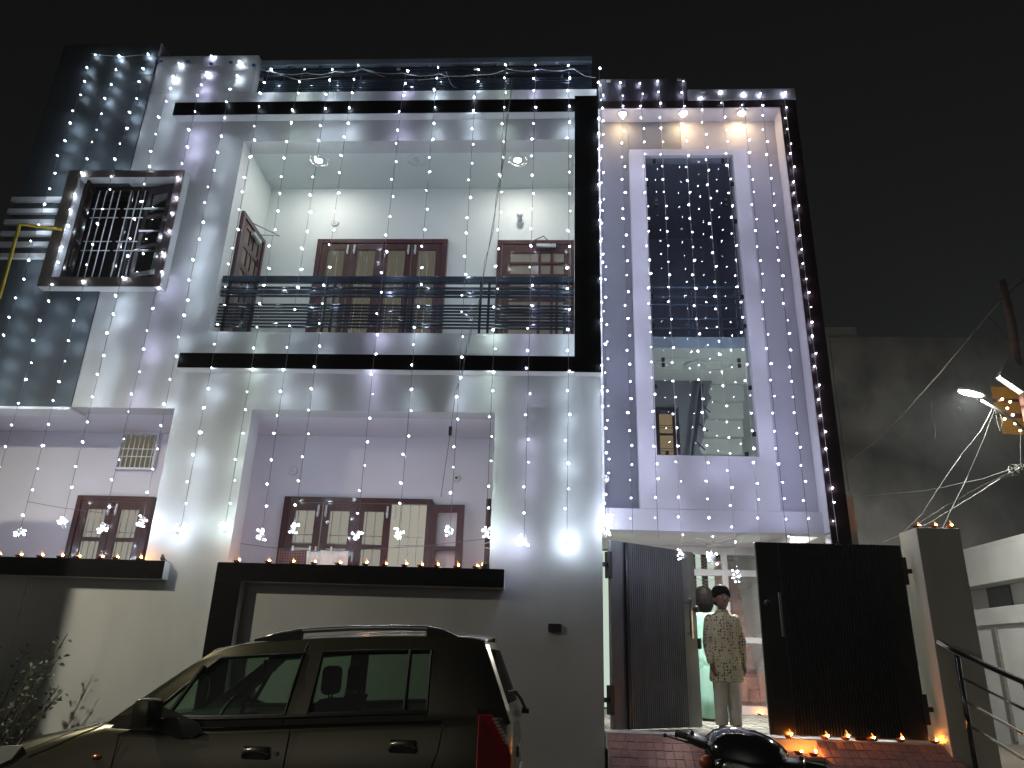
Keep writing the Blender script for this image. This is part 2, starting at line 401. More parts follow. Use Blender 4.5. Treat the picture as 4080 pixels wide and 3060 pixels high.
# inner shell
box('ceiling', 'balcony_white', H, -4.0, 0.48, 0.23, 1.1, 7.182, 7.45)
box('back_wall', 'balcony_white', H, -4.0, 0.48, 0.95, 1.15, 4.1, 7.18)
box('side_wall', 'balcony_white', H, -4.0, -3.712, 0.232, 0.948, 4.1, 7.18)
box('side_wall', 'balcony_white', H, 0.262, 0.478, 0.232, 0.948, 4.1, 7.18)
box('floor_slab', 'balcony_white', H, -4.0, 0.478, 0.232, 0.948, 4.0, 4.28)
box('back_wall', 'porch_white', H, -7.5, 0.476, 0.952, 1.15, 0.0, PT + 0.15)
box('ceiling', 'porch_white', H, -7.5, 0.476, 0.232, 0.95, PT + 0.002, PT + 0.15)
box('floor_slab', 'paver_grey', H, -7.5, 0.476, 0.232, 0.95, 0.6, 0.95)
box('roof_slab', 'concrete', H, -6.3, 0.478, 0.25, 6.0, 7.46, 7.9)
box('side_wall', 'concrete', H, -7.5, -7.3, 0.252, 6.0, 0.0, PT)
box('side_wall', 'concrete', H, -6.3, -6.1, 0.252, 6.0, PT + 0.16, 7.44)
box('rear_wall', 'concrete', H, -6.3, 2.78, 5.8, 6.0, 0.0, 7.44)
# fascia below the roof railing
for i in range(2): pass
# projecting bands: white body with a black front face
def band(x0, x1, z0, z1, y, name='band'):
    b_ = box(name, 'trim_white', H, x0, x1, y, -0.002, z0, z1, 0.004)
    MB().box(x0 - 0.002, x1 + 0.002, y - 0.008, y - 0.001, z0 + 0.004, z1 + 0.002).obj('front_face', 'black_paint', b_)
    MB().box(x0 + 0.004, x1 - 0.004, y, -0.004, z1 + 0.001, z1 + 0.006).obj('top_face', 'black_paint', b_)
    return b_
band(-4.585, 0.214, 7.475, 7.66, -0.115)
b_ = box('pillar_band', 'trim_white', H, 0.216, 0.482, -0.118, -0.002, 4.225, 7.695, 0.004)
MB().box(0.214, 0.484, -0.126, -0.119, 4.23, 7.70).obj('front_face', 'black_paint', b_)
band(-3.895, 0.214, 4.225, 4.39, -0.132)
band(-3.13, -0.43, 2.10, PL - 0.005, -0.118, 'ledge')
b_ = box('ledge_leg', 'trim_white', H, -3.13, -2.885, -0.117, -0.002, 0.0, 2.098, 0.004)
MB().box(-3.132, -2.883, -0.126, -0.118, 0.0, 2.10).obj('front_face', 'black_paint', b_)
band(-7.50, -3.645, 2.10, PL - 0.005, -0.118, 'ledge')
# window box
WX0, WX1, WZ0, WZ1 = -5.665, -4.275, 5.17, 6.685
wb = wall_holes(WX0, WX1, WZ0, WZ1, -0.12, -0.002, [(-5.53, -4.37, 5.285, 6.595)]).obj('window_box', 'trim_white', H)
wall_holes(WX0 - 0.001, WX1 - 0.006, WZ0 + 0.004, WZ1 + 0.001, -0.127, -0.1205, [(-5.528, -4.372, 5.287, 6.593)]).obj('front_face', 'taupe_paint', wb)
# white fins beside it
for zc in (6.345, 6.185, 6.04, 5.885, 5.745, 5.595):
    box('fin', 'trim_white', H, -6.33, WX0 + 0.01, -0.06, -0.013, zc - 0.03, zc + 0.03, 0.004)

# ---- windows
bolt_me = MB().box(-0.010, 0.010, -0.008, 0.008, -0.06, 0.06).box(-0.014, 0.014, -0.014, 0.002, -0.035, -0.015).box(-0.006, 0.006, -0.016, 0.004, -0.07, 0.02).mesh('bolt', 'steel_bar')
handle_me = MB().tube([(0, 0, -0.05), (0, -0.025, -0.035), (0, -0.03, 0), (0, -0.025, 0.035), (0, 0, 0.05)], 0.006).mesh('handle', 'steel_bar')
def leaf_mesh(w_, h, rails, stile=0.075, th=0.03):
    mb = MB().box(0, stile, 0, th, 0, h).box(w_ - stile, w_, 0, th, 0, h)
    zs = [0] + rails + [h]
    mb.box(stile, w_ - stile, 0.001, th - 0.001, 0, 0.07).box(stile, w_ - stile, 0.001, th - 0.001, h - 0.085, h)
    for r_ in rails: mb.box(stile, w_ - stile, 0.002, th - 0.002, r_ - 0.022, r_ + 0.022)
    return mb
def grill_mesh(w_, h, nv, hs, r=0.0055):
    mb = MB()
    for i in range(nv): x = w_ * (i + 0.5) / nv; mb.tube([(x, 0, 0), (x, 0, h)], r, 5)
    for z_ in hs: mb.tube([(0, 0.002, z_), (w_, 0.002, z_)], r, 5)
    return mb
def window(x0, x1, z0, z1, Y, groups, wood='wood', rails=(0.42,), lit='lit_cream', bolts=True, name='window', open_last=False, grill_n=3, fr=0.06, litkeys=None):
    """casement window standing proud of a wall at Y; groups = number of leaves"""
    mb = MB().box(x0, x0 + fr, Y - 0.045, Y + 0.03, z0, z1).box(x1 - fr, x1, Y - 0.045, Y + 0.03, z0, z1)
    mb.box(x0 + fr, x1 - fr, Y - 0.044, Y + 0.03, z1 - fr, z1).box(x0 + fr, x1 - fr, Y - 0.044, Y + 0.03, z0, z0 + fr)
    lw = (x1 - x0 - 2 * fr) / groups
    for k in range(2, groups, 2):
        mb.box(x0 + fr + k * lw - 0.02, x0 + fr + k * lw + 0.02, Y - 0.043, Y + 0.028, z0 + fr, z1 - fr)
    f_ = mb.obj(name, wood, H, 0.004)
    h = z1 - z0 - 2 * fr
    lm = leaf_mesh(lw - 0.012, h - 0.01, [h * q for q in rails]).mesh('shutter', wood)
    pm = MB().box(0.074, lw - 0.086, 0.012, 0.016, 0.06, h - 0.08).mesh('pane', 'pane')
    gm = grill_mesh(lw - 0.10, h, grill_n, [h * 0.25, h * 0.25 + 0.09, h * 0.66, h * 0.66 + 0.09]).mesh('grill', 'steel_bar')
    cm = MB().box(0.0, lw, 0, 0.004, 0, h).mesh('lit_room', lit)
    for k in range(groups):
        xa = x0 + fr + k * lw + 0.006
        if open_last and k == groups - 1:
            s_ = inst('shutter', lm, f_, (x1 - 0.01, Y - 0.06, z0 + fr + 0.005), (0, 0, R(-6)))
        else:
            s_ = inst('shutter', lm, f_, (xa, Y - 0.035, z0 + fr + 0.005))
            inst('pane', pm, f_, (xa, Y - 0.035, z0 + fr + 0.005))
        inst('grill', gm, f_, (xa + 0.05, Y + 0.012, z0 + fr))
        lk = lit if not litkeys else litkeys[k]
        c_ = inst('lit_room', cm if lk == lit else MB().box(0.0, lw, 0, 0.004, 0, h).mesh('lit_room', lk), f_, (xa - 0.006, Y + 0.025, z0 + fr))
        if bolts:
            bx = xa + (lw - 0.05 if k % 2 == 0 else 0.035)
            inst('bolt', bolt_me, f_, (bx, Y - 0.045, z1 - fr - 0.09))
            if rails: inst('handle', handle_me, f_, (bx, Y - 0.038, z0 + fr + h * 0.2))
    return f_
# emission of the lit room is set 25 mm inside the wall face: cut shallow niches by standing windows proud of the wall
window(-2.98, -1.33, 4.30, 6.385, 0.92, 4, rails=(0.36,), lit='lit_dim')
window(-2.95, -1.30, 1.70, 3.11, 0.92, 4, rails=(0.63,), open_last=True)
window(-5.31, -4.43, 1.70, 3.075, 0.92, 2, rails=(0.66,), grill_n=4)
box('door_frame', 'wood', H, -0.71, -0.655, 0.87, 0.95, 1.0, 3.125)
# ventilator
vf = wall_holes(-4.98, -4.52, 3.385, 3.825, 0.90, 0.951, [(-4.95, -4.55, 3.41, 3.80)]).obj('ventilator', 'porch_white', H)
MB().box(-4.95, -4.55, 0.943, 0.9505, 3.41, 3.80).obj('lit_room', 'lit_dim', vf)
inst('grill', grill_mesh(0.40, 0.39, 7, [0.13, 0.22], 0.006).mesh('grill', 'plastic_white'), vf, (-4.95, 0.915, 3.41))
# dark window inside the window box
def box_window():
    x0, x1, z0, z1, Y = -5.55, -4.42, 5.34, 6.62, 0.14
    f_ = wall_holes(x0, x1, z0, z1, Y - 0.04, Y + 0.03, [(x0 + 0.06, x0 + 0.52, z0 + 0.05, z1 - 0.06), (x0 + 0.58, x1 - 0.05, z0 + 0.05, z1 - 0.06)]).obj('window', 'wood_dark', H)
    gm = grill_mesh(0.34, 1.17, 4, [0.36, 0.48, 0.80, 0.92], 0.007).mesh('grill', 'steel_bar')
    inst('grill', gm, f_, (x0 + 0.11, Y - 0.045, z0 + 0.05)); inst('grill', gm, f_, (x0 + 0.50, Y - 0.045, z0 + 0.05))
    MB().box(x0, x1, Y + 0.26, Y + 0.27, z0, z1).obj('dark_room', 'wood_dark', f_)
    lm = leaf_mesh(0.36, 1.2, [0.4, 0.8], 0.06).mesh('shutter', 'wood_dark')
    pm = MB().box(0.055, 0.305, 0.012, 0.016, 0.06, 1.13).mesh('pane', 'glass_clear')
    for (x, rz, sx_) in ((x0 + 0.075, R(-80), 0.5), (x1 - 0.37, R(-16), 1.0)):
        s_ = inst('shutter', lm, f_, (x, Y - 0.055, z0 + 0.04), (0, 0, rz), (sx_, 1, 1)); inst('pane', pm, s_, (0, 0, 0))
    for z_ in (5.72, 5.98, 6.28):
        MB().box(x1 - 0.36, x1 - 0.12, Y - 0.09, Y - 0.07, z_, z_ + 0.018).obj('shelf_bar', 'trim_white', f_)
box_window()

# ---- balcony doors
def door_panel(x0, x1, z0, z1, Y):
    f_ = MB().box(x0, x0 + 0.06, Y - 0.05, Y, z0, z1).box(x1 - 0.06, x1, Y - 0.05, Y, z0, z1).box(x0 + 0.06, x1 - 0.06, Y - 0.049, Y, z1 - 0.06, z1).obj('door', 'wood', H, 0.004)
    a, b_, zt = x0 + 0.06, x1 - 0.06, z1 - 0.06
    w_ = b_ - a
    cx = [a, a + 0.10, a + 0.10 + (w_ - 0.20) * 0.60, a + 0.10 + (w_ - 0.20) * 0.80, b_ - 0.10]
    holes = []
    zz = [zt - 0.12 - i * 0.165 for i in range(9)]
    cols = [(a + 0.11, a + 0.11 + (w_ - 0.26) * 0.58), (a + 0.145 + (w_ - 0.26) * 0.58, a + 0.145 + (w_ - 0.26) * 0.78), (a + 0.18 + (w_ - 0.26) * 0.78, b_ - 0.08)]
    for zt_ in zz:
        for (p, q) in cols: holes.append((p, q, zt_ - 0.13, zt_))
    wall_holes(a + 0.003, b_ - 0.003, z0, zt - 0.003, Y - 0.042, Y - 0.012, holes).obj('door_leaf', 'wood', f_)
    for zt_ in zz:
        for (p, q) in cols: MB().box(p - 0.005, q + 0.005, Y - 0.028, Y - 0.022, zt_ - 0.135, zt_ + 0.005).obj('pane', 'pane_frost', f_)
    MB().box(a, b_, Y - 0.008, Y - 0.003, z0, zt).obj('lit_room', 'lit_cream', f_)
    cl = MB().box(b_ - 0.42, b_ - 0.18, Y - 0.09, Y - 0.045, zt - 0.06, zt - 0.015).obj('door_closer', 'steel_bar', f_, 0.006)
    MB().tube([(b_ - 0.24, Y - 0.09, zt - 0.02), (b_ - 0.33, Y - 0.22, zt + 0.01), (b_ - 0.50, Y - 0.06, zt + 0.02)], 0.007, 5).obj('closer_arm', 'wire_dark', cl)
    MB().tube([(a + 0.05, Y - 0.045, 5.0), (a + 0.05, Y - 0.08, 5.02), (a + 0.05, Y - 0.08, 5.18), (a + 0.05, Y - 0.045, 5.2)], 0.008, 6).obj('handle', 'chrome', f_)
door_panel(-0.71, 0.255, 4.30, 6.385, 0.948)
def side_door():
    X = -3.71; y0, y1, z0, z1 = 0.245, 0.93, 4.29, 6.38
    f_ = MB().box(X, X + 0.045, y0, y0 + 0.06, z0, z1).box(X, X + 0.045, y1 - 0.05, y1, z0, z1).box(X, X + 0.044, y0 + 0.06, y1 - 0.05, z1 - 0.06, z1).obj('door', 'wood', H, 0.003)
    mb = MB(); a, b_ = y0 + 0.063, y1 - 0.053
    mb.box(X + 0.004, X + 0.03, a, a + 0.09, z0, z1 - 0.065).box(X + 0.004, X + 0.03, b_ - 0.09, b_, z0, z1 - 0.065)
    zs = [z1 - 0.065, z1 - 0.32, z1 - 0.60, z1 - 0.9, z1 - 1.3, z1 - 1.7]
    for z_ in zs: mb.box(X + 0.005, X + 0.029, a + 0.09, b_ - 0.09, z_ - 0.07, z_)
    for q in (0.36, 0.68): y_ = a + 0.09 + (b_ - a - 0.18) * q; mb.box(X + 0.006, X + 0.028, y_ - 0.018, y_ + 0.018, z0, z1 - 0.07)
    mb.obj('door_leaf', 'wood', f_)
    MB().box(X + 0.008, X + 0.014, a + 0.08, b_ - 0.08, z0, z1 - 0.1).obj('pane', 'pane_frost', f_)
    cl = MB().box(X + 0.032, X + 0.08, 0.52, 0.74, z1 - 0.16, z1 - 0.11).obj('door_closer', 'steel_bar', f_, 0.006)
    MB().tube([(X + 0.08, 0.6, z1 - 0.11), (X + 0.30, 0.72, z1 - 0.05), (X + 0.05, 0.46, z1 - 0.03)], 0.007, 5).obj('closer_arm', 'wire_dark', cl)
    for z_ in (5.72, 5.95): MB().box(X + 0.030, X + 0.038, b_ - 0.07, b_ - 0.04, z_, z_ + 0.10).obj('lock_plate', 'plastic_black', f_)
side_door()
# ---- balcony ceiling lights, bulb holder, wall fittings
for (x, y, on) in ((-2.91, 0.36, 1), (-0.46, 0.37, 1), (-1.69, 0.36, 0)):
    o = MB().lathe([(0.058, 0.0), (0.058, -0.005), (0.052, -0.008)], (x, y, 7.181), 24).obj('ceiling_light', 'balcony_white', H)
    for r_ in (0.105, 0.125): MB().tube([(x + r_ * math.cos(a), y + r_ * math.sin(a), 7.180) for a in [k * math.pi / 14 for k in range(29)]], 0.004, 4).obj('moulding_ring', 'balcony_white', o)
    MB().lathe([(0.040, 0), (0.038, -0.003)], (x, y, 7.1725), 18).obj('lamp_disc', 'downlight' if on else 'steel_bar', o)
o = MB().lathe([(0.03, 0.0), (0.03, -0.03), (0.022, -0.05)], (-0.44, 0.948, 6.70), 12, 'y').obj('bulb_holder', 'plastic_white', H, 0, True)
MB().ball((-0.44, 0.86, 6.72), 0.042, 12, 8).obj('bulb', 'plastic_white', o, 0, True)
for (x, z_) in ((-2.81, 6.66), (-2.92, 3.41)):
    o = MB().lathe([(0.052, 0), (0.052, -0.014), (0.045, -0.02)], (x, 0.949, z_), 18, 'y').obj('ceiling_rose', 'porch_white', H)
    MB().lathe([(0.018, -0.0205), (0.018, -0.026)], (x, 0.949, z_), 10, 'y').obj('terminal', 'steel_bar', o)
o = MB().lathe([(0.042, 0), (0.042, -0.012), (0.03, -0.03), (0.02, -0.034)], (-1.06, 0.949, 3.36), 16, 'y').obj('bulb_holder', 'plastic_white', H)
MB().lathe([(0.014, -0.033), (0.014, -0.037)], (-1.06, 0.949, 3.36), 10, 'y').obj('socket', 'plastic_black', o)
MB().box(-0.02, 0.10, -0.035, -0.001, 1.74, 1.81).obj('number_box', 'plastic_black', H, 0.004)

# ---- railings
def railing(name, x0, x1, Y, top, bars, posts, z_lo, mat='rail_paint', topmat=None):
    t_ = MB().box(x0, x1, Y - 0.03, Y + 0.03, top[0], top[1]).obj(name, topmat or mat, H, 0.006)
    for (a, b_) in bars:
        MB().box(x0 + 0.003, x1 - 0.003, Y - 0.014, Y + 0.014, a, b_).obj('bar', mat, t_, 0.003)
    pm = MB().box(-0.0125, 0.0125, -0.016, 0.016, z_lo, top[0] + 0.002).mesh('post', mat)
    for x in posts: inst('post', pm, t_, (x, Y + 0.022, 0))
    return t_
thin = [(z_, z_ + 0.017) for z_ in (5.065, 5.027, 4.990, 4.952, 4.914, 4.876, 4.836, 4.798)]
railing('balcony_railing', -3.70, 0.214, 0.10, (5.345, 5.42), [(5.272, 5.294), (5.208, 5.254), (5.170, 5.191)] + thin,
        [-3.42, -3.33, -2.52, -2.43, -1.62, -1.54, -0.80, -0.71, 0.03, 0.11], 4.70)
thin = [(z_, z_ + 0.016) for z_ in (8.155, 8.118, 8.080, 8.042, 8.004, 7.966, 7.93)]
railing('roof_railing', -3.72, 0.43, 0.10, (8.40, 8.485), [(8.315, 8.34), (8.245, 8.29)] + thin,
        [-3.4, -3.3, -2.52, -2.43, -1.62, -1.54, -0.84, -0.76, 0.07, 0.15, 0.41], 7.911, topmat='rail_steel')

# ---- stair tower
TX0, TX1, TXO = 0.484, 2.60, 2.785
# outer frame (front plane Y=0)
box('tower_frame', 'tower_white', H, TX1, TXO - 0.004, 0.0, 1.2, 2.70, 7.70)
box('tower_frame', 'tower_white', H, TX0, TX1, 0.0, 1.2, 7.61, 7.70)
MB().box(TX1 + 0.004, TXO, -0.012, -0.001, 0.93, 7.712).obj('front_face', 'maroon_paint', H)
MB().box(TX0 + 0.002, TX1 + 0.003, -0.012, -0.001, 7.617, 7.712).obj('front_face', 'maroon_paint', H)
MB().box(TXO - 0.0035, TXO + 0.004, 0.0, 1.2, 0.93, 7.712).obj('side_face', 'concrete', H)
box('parapet_block', 'tank_paint', H, 0.50, 1.545, -0.010, 1.0, 7.714, 8.05, 0.005)
box('coping', 'trim_white', H, 1.549, 2.79, -0.02, 0.5, 7.714, 7.872, 0.005)
# recessed wall with painted strips
GX0, GX1, GZ0, GZ1 = 1.045, 2.055, 3.45, 7.06
box('grey_strip', 'grey_paint', H, TX0 + 0.03, 0.862, 0.23, 0.30, 2.91, 7.609)
box('grey_strip', 'grey_paint', H, 0.864, 1.488, 0.23, 0.30, 7.145, 7.609)
box('pale_strip', 'strip_paint', H, 1.490, TX1 - 0.002, 0.23, 0.30, 7.145, 7.609)
box('pale_strip', 'strip_paint', H, 2.212, TX1 - 0.002, 0.23, 0.30, 2.91, 7.143)
box('tower_cheek', 'tower_white', H, TX0, TX0 + 0.026, 0.002, 0.30, 2.70, 7.608)
wall_holes(0.862, 2.210, 2.911, 7.143, 0.14, 0.31, [(GX0, GX1, GZ0, GZ1)]).obj('window_surround', 'tower_white', H)
wall_holes(TX0 + 0.027, TX1 - 0.001, 2.70, 2.9095, 0.14, 0.31, []).obj('window_surround', 'tower_white', H)
# downlights in the soffit
for x in (0.79, 1.50, 2.18):
    o = MB().lathe([(0.055, 0.0), (0.055, -0.008), (0.042, -0.010)], (x, 0.075, 7.609), 20).obj('soffit_light', 'trim_white', H)
    MB().lathe([(0.036, 0), (0.034, -0.006)], (x, 0.075, 7.598), 16).obj('lamp_disc', 'warm_spot', o)
# glass: three stacked panes on patch fittings
gz = [GZ0, 4.475, 6.45, GZ1]
gw = MB().box(GX0, GX0 + 0.006, 0.19, 0.21, GZ0, GZ1).obj('stair_window', 'steel_bar', H)
for i in range(3):
    MB().box(GX0 + 0.008, GX1 - 0.008, 0.197, 0.203, gz[i] + 0.003, gz[i + 1] - 0.003).obj('pane', 'glass_tower', gw)
fit = MB().box(-0.016, 0.016, -0.014, 0.014, -0.02, 0.02).mesh('patch_fitting', 'plastic_black')
for z_ in (4.475 - 0.03, 4.475 + 0.03, 6.45 - 0.03, 6.45 + 0.03, 7.02, 3.49):
    for x in (GX0 + 0.11, GX1 - 0.11): inst('patch_fitting', fit, gw, (x, 0.2, z_))
for z_ in (3.7, 4.2, 4.9, 5.25, 6.2, 6.7):
    for x in (GX0 + 0.02, GX1 - 0.02): inst('patch_fitting', fit, gw, (x, 0.2, z_))
# stairwell interior
box('inner_wall', 'balcony_white', H, 0.70, 1.02, 0.312, 2.2, 2.95, 4.69)
box('inner_wall', 'strip_paint', H, 0.70, 1.02, 0.312, 2.2, 4.82, 7.60)
box('inner_wall', 'balcony_white', H, 2.30, 2.55, 0.312, 2.4, 2.95, 4.69)
box('inner_wall', 'strip_paint', H, 2.30, 2.55, 0.312, 2.4, 4.82, 7.60)
box('inner_floor', 'balcony_white', H, 0.70, 2.55, 0.312, 2.4, 4.69, 4.82)
box('inner_floor', 'balcony_white', H, 0.70, 2.55, 0.312, 2.4, 3.11, 3.2)
box('inner_ceiling', 'strip_paint', H, 0.70, 2.55, 0.312, 2.4, 7.2, 7.3)
box('inner_wall', 'strip_paint', H, 1.02, 2.30, 2.2, 2.4, 4.82, 7.2)
# grey wall beside the lower flight, its edge stepped like the stair
prof = [(1.03, 3.02), (1.03, 4.688)]
stp = []
for i in range(6):
    z_ = 4.688 - i * 0.235; x = 1.90 - i * 0.048
    stp += [(x, z_), (x - 0.052 - 0.0, z_ - 0.14), (x - 0.018, z_ - 0.235 + 0.02)]
poly = prof + stp + [(1.60, 3.02)]
mb = MB(); n = len(poly)
mb.v += [(p[0], 1.30, p[1]) for p in poly] + [(p[0], 1.36, p[1]) for p in poly]
mb.f += [tuple(range(n)), tuple(range(2 * n - 1, n - 1, -1))] + [(i, (i + 1) % n, (i + 1) % n + n, i + n) for i in range(n)]
mb.obj('inner_wall', 'grey_paint', H)
st = MB().box(1.02, 2.30, 2.2, 2.3, 3.02, 4.69).obj('stair_flight', 'balcony_white', H)
for i in range(8):
    MB().box(1.40, 2.298, 1.42 + i * 0.09, 2.2, 4.69 - (i + 1) * 0.20, 4.69 - i * 0.20 - 0.004).obj('step', 'balcony_white', st)
dr = MB().box(1.20, 1.48, 1.275, 1.299, 3.30, 4.34).obj('door', 'wood_dark', H)
for (za, zb) in ((4.02, 4.25), (3.74, 3.99)):
    MB().box(1.25, 1.40, 1.268, 1.274, za, zb).obj('curtain', 'lit_curtain', dr)
    for z_ in (za + 0.09, za + 0.06): MB().box(1.25, 1.40, 1.262, 1.267, z_, z_ + 0.006).obj('grill', 'plastic_black', dr)
hr = MB().tube([(1.76, 1.22, 4.62), (1.60, 1.22, 3.70)], 0.022, 8).obj('handrail', 'rail_paint', H)
for q in (0.25, 0.5, 0.75, 1.0): MB().tube([(1.76 - 0.16 * q, 1.24, 4.62 - 0.92 * q), (1.76 - 0.16 * q + 0.12, 1.24, 4.50 - 0.92 * q)], 0.008, 5).obj('baluster', 'rail_paint', hr)
o = MB().lathe([(0.14, 0), (0.14, -0.02), (0.12, -0.028)], (1.62, 0.78, 4.689), 30).obj('ceiling_moulding', 'balcony_white', H)
for (x, r_) in ((1.38, 0.22), (1.78, 0.24)):
    MB().tube([(x + r_ * math.cos(a), 0.75 + r_ * 0.8 * math.sin(a), 4.686) for a in [i * math.pi / 16 for i in range(33)]], 0.009, 5).obj('ceiling_moulding', 'balcony_white', H)
sb = MB().lathe([(0.035, 0), (0.03, -0.05)], (2.02, 0.42, 3.36), 10).obj('stair_lamp', 'plastic_white', H)
MB().ball((2.20, 0.42, 3.34), 0.04, 10, 6).obj('bulb', 'stair_bulb', sb)
sb.location = (0.18, 0, 0)
sb.children[0].location = (-0.18, 0, 0.0)
# dark railing on the upper landing behind the glass
for (xa, xb) in ((1.05, 2.28),):
    lr = MB().tube([(xa, 0.7, 5.62), (xb, 0.7, 5.62)], 0.022, 8).obj('landing_railing', 'rail_steel', H)
    for z_ in (5.50, 5.40, 5.22, 5.10, 4.98): MB().tube([(xa, 0.7, z_), (xb, 0.7, z_)], 0.010, 6).obj('bar', 'rail_steel', lr)
    for x in (1.55, 1.60, 2.1): MB().tube([(x, 0.72, 4.83), (x, 0.72, 5.62)], 0.012, 6).obj('post', 'rail_steel', lr)

# ---- entrance porch behind the gate
FZ = 0.93
box('porch_floor', 'paver_grey', H, 0.49, 3.25, 0.13, 3.6, 0.5, FZ - 0.012)
box('porch_ceiling', 'tower_white', H, 0.49, 2.786, 0.312, 3.6, 3.0, 3.1)
box('porch_wall', 'tower_white', H, 0.36, 0.488, 0.232, 3.6, 0.5, 3.0)
box('porch_column', 'tower_white', H, 2.62, 2.78, 0.06, 0.20, 0.5, 2.699)
box('porch_wall', 'tower_white', H, 2.787, 2.89, 1.35, 4.7, 0.5, 3.1)
box('light_block_beam', 'tower_white', H, 2.787, 2.89, 0.10, 1.348, 2.60, 3.1)  # beam added to block lamp light at the open porch side
for k in range(8):            # raised flower of petals on the ceiling
    a = k * math.pi / 4 + 0.2
    c = Vector((2.15, 2.95, 2.998)); d = Vector((math.cos(a), math.sin(a), 0)); n_ = Vector((-d.y, d.x, 0))
    MB().tube([c + d * 0.12 + n_ * 0.0, c + d * 0.30 + n_ * 0.09, c + d * 0.50 + n_ * 0.03, c + d * 0.60, c + d * 0.50 - n_ * 0.05, c + d * 0.30 - n_ * 0.09, c + d * 0.12], 0.010, 5).obj('ceiling_moulding', 'frame_white', H)
MB().lathe([(0.10, 0), (0.10, -0.02), (0.06, -0.03)], (2.15, 2.95, 3.0), 20).obj('ceiling_moulding', 'frame_white', H)
pb = MB().lathe([(0.10, 0), (0.10, -0.012), (0.092, -0.016)], (1.82, 1.30, 2.999), 20).obj('porch_lamp', 'plastic_white', H)
MB().lathe([(0.085, 0), (0.083, -0.004)], (1.82, 1.30, 2.982), 20).obj('lamp_disc', 'bulb_white', pb)
# pavers
pl = [MB().rings([[(-0.10, 0, 0), (-0.06, -0.045, 0), (0.06, -0.045, 0), (0.10, 0, 0), (0.06, 0.045, 0), (-0.06, 0.045, 0)], [(-0.097, 0, 0.012), (-0.058, -0.042, 0.012), (0.058, -0.042, 0.012), (0.097, 0, 0.012), (0.058, 0.042, 0.012), (-0.058, 0.042, 0.012)]]).mesh('paver', mt) for mt in ('paver_light', 'paver_grey')]
fl = [o for o in H.children if o.name.startswith('porch_floor')][0]
cnt = 0
for r_ in range(34):
    for c_ in range(11):
        x = 0.62 + c_ * 0.205 + (0.1025 if r_ % 2 else 0); y = 0.19 + r_ * 0.096
        if x > 2.68 or cnt >= 295: continue
        if y > 1.7 and x < 1.3: continue
        inst('paver', pl[0 if (r_ % 2 == 0 or random.random() < 0.25) else 1], fl, (x, y, FZ - 0.012)); cnt += 1
# white framed grille across the back of the porch
GY = 3.2
gr = MB().box(1.0, 2.785, GY - 0.03, GY + 0.03, 2.90, 2.998).box(1.0, 2.785, GY - 0.03, GY + 0.03, 2.62, 2.70).box(1.0, 2.785, GY - 0.03, GY + 0.03, FZ, FZ + 0.10).box(2.285, 2.36, GY - 0.031, GY + 0.031, FZ, 2.99).box(2.36, 2.785, GY - 0.029, GY + 0.029, 1.78, 1.85).box(1.0, 2.285, GY - 0.028, GY + 0.028, 1.78, 1.84).obj('grille_gate', 'frame_white', H)
def lattice(x0, x1, z0, z1, p=0.075):
    mb = MB(); nx = int((x1 - x0) / p) + 1; nz = int((z1 - z0) / p) + 1
    for i in range(nx + 1):
        for sgn in (0, 1):
            pts = []
            for j in range(nz * 2 + 1):
                zz_ = z0 + j * p * 0.55
                if zz_ > z1: break
                off = (j + sgn) % 2
                x = x0 + i * p + (off - 0.5) * p
                if x0 - 0.01 <= x <= x1 + 0.01: pts.append((x, GY, zz_))
            if len(pts) > 1: mb.tube(pts, 0.0032, 4, False)
    return mb
for (a, b_, c, d) in ((1.02, 2.285, 2.70, 2.90), (1.02, 2.285, 1.84, 2.62), (2.36, 2.78, 2.70, 2.90), (2.36, 2.78, 1.85, 2.62), (2.36, 2.78, FZ + 0.10, 1.78)):
    lattice(a, b_, c, d).obj('mesh_screen', 'mesh_wire', gr)
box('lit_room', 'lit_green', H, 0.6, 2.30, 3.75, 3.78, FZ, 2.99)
for (xa, xb) in ((2.10, 2.18), (2.02, 1.93)):
    MB().box(min(xa, xb), max(xa, xb), 3.6, 3.65, 1.9, 2.95).obj('room_post', 'wood', H)
ps = MB().box(2.31, 2.784, 4.6, 4.7, FZ, 2.99).obj('stair_flight', 'lilac_stone', H)
for i in range(11):
    z_ = FZ + 0.12 + i * 0.165
    MB().box(2.31, 2.784, 3.62 + i * 0.085, 4.6, z_ - 0.125, z_).obj('step', 'lilac_stone' if i > 2 else 'pink_stone', ps)
    MB().box(2.31, 2.784, 3.60 + i * 0.085, 4.6, z_, z_ + 0.04).obj('tread', 'pink_stone', ps)
for x in (2.50, 2.72): MB().box(x, x + (0.06 if x < 2.6 else 0.2), 3.40, 3.42, FZ + 0.15, 1.42).obj('stair_panel', 'pink_stone', ps)

